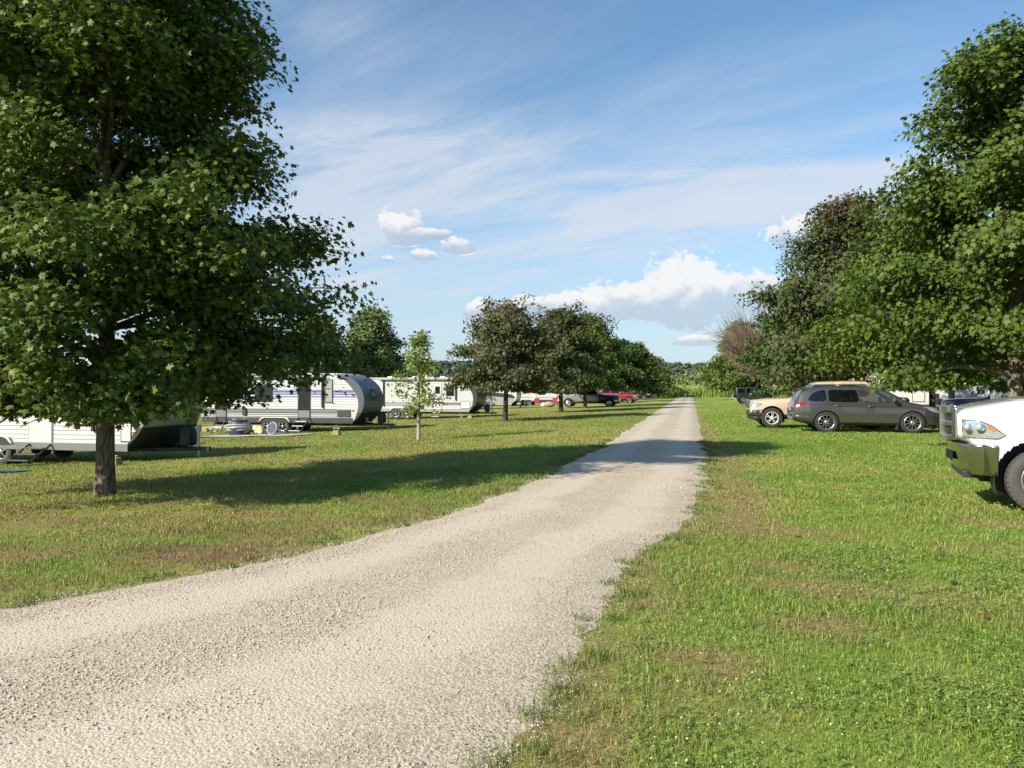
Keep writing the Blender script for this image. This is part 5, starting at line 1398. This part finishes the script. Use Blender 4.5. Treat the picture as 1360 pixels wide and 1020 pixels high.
b = MB(); b.lathe([(.50, .02), (.52, .3), (.5, .6), (.36, .76), (.02, .76)], (0, 0, 0), 24, 'z'); b.build('hose_core', M['black_plastic'], r)
r = put('cloth_bundle', 'yellow and cream cloth bundle between the hose coil and the round blue cover', 'bundle', 345, 577.5, .02)
b = MB(); b.ball((0, 0, .2), .23, 3, (1.15, .9, .95), .06); b.build('bundle', M['yellow'], r)
b = MB(); b.ball((-.17, -.10, .30), .14, 3, (1, .8, .9), .08); b.ball((.14, -.14, .13), .12, 3, (1.1, .9, 1), .08); b.build('fold', M['cream'], r)
r = put('round_cover', 'round dark blue disc with a pale rim leaning on edge under the emblem trailer', 'disc', 361.5, 578, .02)
d = MB(); d.lathe([(.27, -.02), (.275, 0), (.27, .02), (.001, .03)], (0, 0, 0), 36); d.lathe([(.27, -.02), (.001, -.02)], (0, 0, 0), 36); o = d.build('cover_disc', M['blue_cover'], r); o.location = (0, 0, .31); o.rotation_euler = (R_(-14), 0, R_(-14))
d = MB(); P = [(.29 * math.cos(2 * math.pi * q / 36), 0, .29 * math.sin(2 * math.pi * q / 36)) for q in range(37)]; d.tube(P, .03, 8); o = d.build('rim', M['light_grey'], r); o.location = (0, 0, .31); o.rotation_euler = (R_(-14), 0, R_(-14))
for (u, v, lab) in [(446.5, 578, 'pale wood block under the front jack of the emblem trailer'), (273, 573.5, 'wood block under the rear jack of the emblem trailer'), (624, 556, 'small wood block under the front of the dark nosed trailer'), (523, 556.5, 'flat wood chock under the twin wheels of the dark nosed trailer'), (152, 618, 'pale wood block on the grass right of the near maple trunk')]:
    r = put('wood_block', lab, 'block', u, v); b = MB(); b.box((0, 0, .07), (.34, .26, .12)); b.build('lower_board', M['wood'], r, .01); b = MB(); b.box((.01, .0, .17), (.26, .2, .085)); b.build('upper_board', M['wood'], r, .01)
# camp chairs and clutter by the far trailers
def camp_chair(u, v, lab, m, rz=0):
    r = put('camp_chair', lab, 'chair', u, v, 0, rz)
    b = MB(); b.box((0, .05, .46), (.66, .55, .03), (.12, 0, 0)); b.build('seat', m, r, .01)
    b = MB(); b.box((0, .34, .82), (.66, .03, .62), (-.2, 0, 0)); b.build('backrest', m, r, .01)
    r.scale = (.95, .95, .95)
    for e in (-1, 1):
        for y0, y1 in ((-.25, .32), (.32, -.25)):
            l = MB(); l.tube([(e * .33, y0, .0), (e * .33, y1, .47 if y0 > 0 else .64)], .016, 6); l.build('leg', M['black_metal'], r)
camp_chair(713, 540.0, 'red folding camp chair left of the trunk before the grey pickup', M['red_cloth'], .2)
camp_chair(737, 540.3, 'red folding chair half hidden behind the trunk before the grey pickup', M['red_cloth'], .1)
r = put('cloth_bundle', 'pinkish heap of cushions on the ground right of the red camp chairs', 'bundle', 729, 540.6)
b = MB(); b.ball((0, 0, .3), .5, 3, (1.4, .9, .7), .08); b.build('cushion', M['pink_cloth'], r); b = MB(); b.ball((-.6, 0, .25), .35, 3, (1.1, .8, .8), .08); b.build('cushion', M['cream'], r)
r = put('stand', 'small white stand on the grass before the grey and white trailer', 'stand', 691.5, 541.6)
b = MB(); b.lathe([(.26, 0), (.26, .05), (.1, .1), (.09, .5), (.02, .52)], (0, 0, 0), 16, 'z'); b.build('stand_base', M['smooth_white'], r)
# hook-up post between the grey car and the white pickup
x, y = at(1251, 26.5)
r = empty('hookup_post', (x, y, 0), 0, 'thin grey metal post between the grey car and the white pickup', 'post')
b = MB(); b.tube([(0, 0, -.1), (0, 0, 1.28)], .035, 8); b.build('pole', M['galv'], r); b = MB(); b.box((0, -.06, .62), (.2, .12, .3)); b.build('outlet_box', M['light_grey'], r, .01)
# ------------------------------------------------------------------ fallen leaves
M['dry_leaf'] = simple('dry_leaf', (.42, .17, .06), .8, .2, var=.3)
lp = [(1.98, 5.95), (2.9, 7.2), (-6.8, 7.4), (-8.2, 9.6), (3.8, 5.2), (1.1, 8.8)]
for i, (x, y) in enumerate(lp):
    T, TF = LEAF['maple']; b = MB(); s = .085; a = i * 1.3
    vs = [(s * (p[0] * math.cos(a) - p[1] * math.sin(a)), s * (p[0] * math.sin(a) + p[1] * math.cos(a)), s * p[2] * 1.2 + .02) for p in T]
    b.add(vs + [(p[0], p[1], p[2] - .002) for p in vs], [tuple(f) for f in TF] + [tuple(q + len(vs) for q in f[::-1]) for f in TF])
    o = b.build('fallen_leaf', M['dry_leaf']); o.location = (x, y, Hs(x, y) + .03)
    tag(o, 'curled orange brown maple leaf lying on the lawn', 'leaf', 'fallen leaves on the lawn')

# ------------------------------------------------------------------ sky, clouds, sun, camera
w = bpy.data.worlds.new('World'); scene.world = w; w.use_nodes = True
w.node_tree.nodes.clear(); k = N(w.node_tree)
out = k.n('ShaderNodeOutputWorld'); bg = k.n('ShaderNodeBackground'); bg.inputs[1].default_value = SKY_STRENGTH
SUN_EL = R_(32); SD_ = Vector((.693, .721, 0)).normalized()
sky = k.n('ShaderNodeTexSky', sky_type='NISHITA'); sky.sun_disc = False; sky.sun_elevation = SUN_EL
sky.sun_rotation = math.atan2(-SD_.x, -SD_.y); sky.air_density = 1.0; sky.dust_density = .6; sky.ozone_density = 1.6; sky.altitude = 200
tc = k.n('ShaderNodeTexCoord').outputs['Generated']
sp = k.n('ShaderNodeSeparateXYZ'); k.l(tc, sp.inputs[0])
X_, Y_, Z_ = sp.outputs
az = k.m('ARCTAN2', X_, Y_); hyp = k.m('SQRT', k.m('ADD', k.m('MULTIPLY', X_, X_), k.m('MULTIPLY', Y_, Y_))); el_ = k.m('ARCTAN2', Z_, hyp)
def vec(a, b, c=0.):
    o = k.n('ShaderNodeCombineXYZ'); k.val(o.inputs[0], a); k.val(o.inputs[1], b); k.val(o.inputs[2], c); return o.outputs[0]
# thin high cloud, streaked across the sky on a plane far overhead
pz = k.m('MAXIMUM', k.m('ADD', Z_, .10), .02)
cx_, cy_ = k.m('DIVIDE', X_, pz), k.m('DIVIDE', Y_, pz)
def rot(a): c, s_ = math.cos(a), math.sin(a); return k.m('ADD', k.m('MULTIPLY', cx_, c), k.m('MULTIPLY', cy_, s_)), k.m('SUBTRACT', k.m('MULTIPLY', cy_, c), k.m('MULTIPLY', cx_, s_))
a1, b1 = rot(R_(-22))
wn = k.noise(vec(k.m('MULTIPLY', a1, .22), k.m('MULTIPLY', b1, .55), 3.1), 1.0, 6, .62, .7)
wn2 = k.noise(vec(k.m('MULTIPLY', a1, .9), k.m('MULTIPLY', b1, 2.6), 7.7), 1.0, 5, .65, .5)
wisp = k.ss(k.m('ADD', k.m('MULTIPLY', wn, .72), k.m('MULTIPLY', wn2, .28)), .45, .72)
elb = k.m('MULTIPLY', k.ss(el_, .46, .20), .8)
wisp = k.m('MULTIPLY', wisp, k.m('ADD', elb, .35), clamp=True)
# broad veils of thin cloud
for (u, v, hw, hh, s_) in [(500, 192, 150, 30, .75), (620, 175, 130, 26, .5), (800, 275, 260, 34, .62), (930, 215, 170, 26, .4), (432, 300, 80, 90, .75), (560, 395, 260, 60, .35), (1000, 250, 150, 30, .4), (1120, 245, 90, 30, .5), (400, 15, 70, 30, .35), (470, 30, 130, 50, .25), (760, 330, 200, 30, .3)]:
    a, e = math.atan((u - 680) / 1020) - YAW, math.atan((517 - v) / math.hypot(u - 680, 1020))
    dx = k.m('DIVIDE', k.m('SUBTRACT', az, a), hw / 1020); dy = k.m('DIVIDE', k.m('SUBTRACT', k.m('ADD', el_, k.m('MULTIPLY', k.m('SUBTRACT', wn2, .5), .05)), e), hh / 1020)
    q = k.m('ADD', k.m('MULTIPLY', dx, dx), k.m('MULTIPLY', dy, dy))
    wisp = k.m('ADD', wisp, k.m('MULTIPLY', k.m('EXPONENT', k.m('MULTIPLY', q, -1)), k.m('MULTIPLY', k.ss(k.m('ADD', wn2, k.m('MULTIPLY', wn, .4)),   .42, .95), s_ * 1.6)))
wisp = k.m('MULTIPLY', k.m('MINIMUM', wisp, 1.2), k.m('MULTIPLY_ADD', wn2, .9, .5))
HZ = k.ss(el_, .30, .0)
C_sky = sky.outputs[0]
g = 1 / SKY_STRENGTH / 2 ** EXPOSURE
def S(r, g_, b): return (r * g, g_ * g, b * g)
C_sky = k.mix(1, C_sky, SKY_TINT, 'MULTIPLY')
C_sky = k.mix(k.m('MULTIPLY', HZ, .75), C_sky, S(*HORIZON))
col = k.mix(k.m('MULTIPLY', wisp, .62), C_sky, S(.72, .77, .85))
# cumulus: (azimuth, elevation of the flat base, half width, height) in the place's own compass
def azel(u, v):
    a = math.atan((u - 680) / 1020) - YAW; r = math.hypot(u - 680, 1020); return a, math.atan((517 - v) / r)
CUM = []
for (u, vb, hw, ht) in [(912, 410, 72, 80), (960, 406, 70, 52), (1008, 396, 44, 44), (862, 411, 78, 50), (806, 411, 70, 36), (752, 413, 64, 27), (700, 414, 46, 26), (640, 416, 24, 24),
                        (538, 313, 36, 36), (575, 314, 40, 14), (610, 331, 24, 19), (561, 342, 22, 13), (1070, 316, 54, 34), (922, 456, 34, 13), (1020, 452, 40, 8), (515, 346, 10, 8),
                        (470, 452, 40, 10), (300, 420, 70, 40), (160, 380, 90, 60), (-60, 330, 120, 60), (1420, 420, 160, 60), (1700, 380, 160, 80), (-400, 400, 200, 60)]:
    a, e = azel(u, vb); CUM.append((a, e, hw / 1020 * math.cos(a + YAW) ** 2, ht / 1020 * math.cos(a + YAW)))
dn = k.noise(vec(k.m('MULTIPLY', az, 1.0), k.m('MULTIPLY', el_, 1.25), 0), 52, 6, .62, .3)
dn2 = k.noise(vec(az, k.m('MULTIPLY', el_, 1.2), 4.2), 17, 4, .55)
nz = k.m('ADD', k.m('MULTIPLY', k.m('SUBTRACT', dn, .5), 1.7), k.m('MULTIPLY', k.m('SUBTRACT', dn2, .5), 1.3))
azd = k.m('ADD', az, k.m('MULTIPLY', k.m('SUBTRACT', dn, .5), .018))
dens = None; hgt = None
for (a, e, hw, ht) in CUM:
    dx = k.m('DIVIDE', k.m('SUBTRACT', azd, a), hw); up = k.m('DIVIDE', k.m('SUBTRACT', el_, e), ht)
    dn_ = k.m('MULTIPLY', k.m('MINIMUM', up, 0), 2.6)
    dy = k.m('ADD', k.m('MAXIMUM', up, 0), dn_)
    d = k.m('SUBTRACT', 1, k.m('SQRT', k.m('ADD', k.m('MULTIPLY', dx, dx), k.m('MULTIPLY', dy, dy))))
    hh = k.m('MULTIPLY', k.m('MAXIMUM', d, 0), up)
    dens = d if dens is None else k.m('SMOOTH_MAX', dens, d, .12)
    hgt = up if hgt is None else k.m('ADD', k.m('MULTIPLY', hgt, k.m('SUBTRACT', 1, k.ss(d, -.05, .1))), k.m('MULTIPLY', up, k.ss(d, -.05, .1)))
cum = k.ss(k.m('ADD', dens, k.m('MULTIPLY', nz, .72)), .0, .22)
lit = k.ss(k.m('ADD', hgt, k.m('MULTIPLY', nz, .55)), -.05, .60)
cc = k.mix(lit, S(.48, .54, .64), S(.95, .94, .93))  # sunlit white tops and shaded grey bases painted by height in the cloud
soft = k.m('MULTIPLY', cum, k.m('MULTIPLY_ADD', lit, .36, .54))
col = k.mix(soft, col, cc)
k.l(col, bg.inputs[0]); k.l(bg.outputs[0], out.inputs[0])

sun = bpy.data.lights.new('sun', 'SUN'); sun.energy = SUN_STRENGTH; sun.angle = R_(.53); sun.color = (1.0, .915, .775)
so = bpy.data.objects.new('sun', sun); COL.objects.link(so)
d = Vector((SD_.x * math.cos(SUN_EL), SD_.y * math.cos(SUN_EL), -math.sin(SUN_EL)))
so.rotation_euler = d.to_track_quat('-Z', 'Y').to_euler(); so.location = (-30, -30, 40)

cam = bpy.data.cameras.new('camera'); cam.sensor_width = 36; cam.lens = 27.0; cam.clip_end = 6000; cam.clip_start = .05
co = bpy.data.objects.new('camera', cam); COL.objects.link(co); co.location = (0, 0, CAM_H); co.rotation_euler = (R_(90 + .39), 0, YAW)
scene.camera = co
vs = scene.view_settings; vs.view_transform = 'Standard'; vs.look = 'None'; vs.exposure = EXPOSURE; vs.gamma = 1
scene.render.engine = 'CYCLES'
cy = scene.cycles
cy.max_bounces = 5; cy.diffuse_bounces = 2; cy.glossy_bounces = 2; cy.transmission_bounces = 3; cy.transparent_max_bounces = 8; cy.volume_bounces = 0
cy.use_denoising = True; cy.sample_clamp_indirect = 6; cy.caustics_reflective = False; cy.caustics_refractive = False
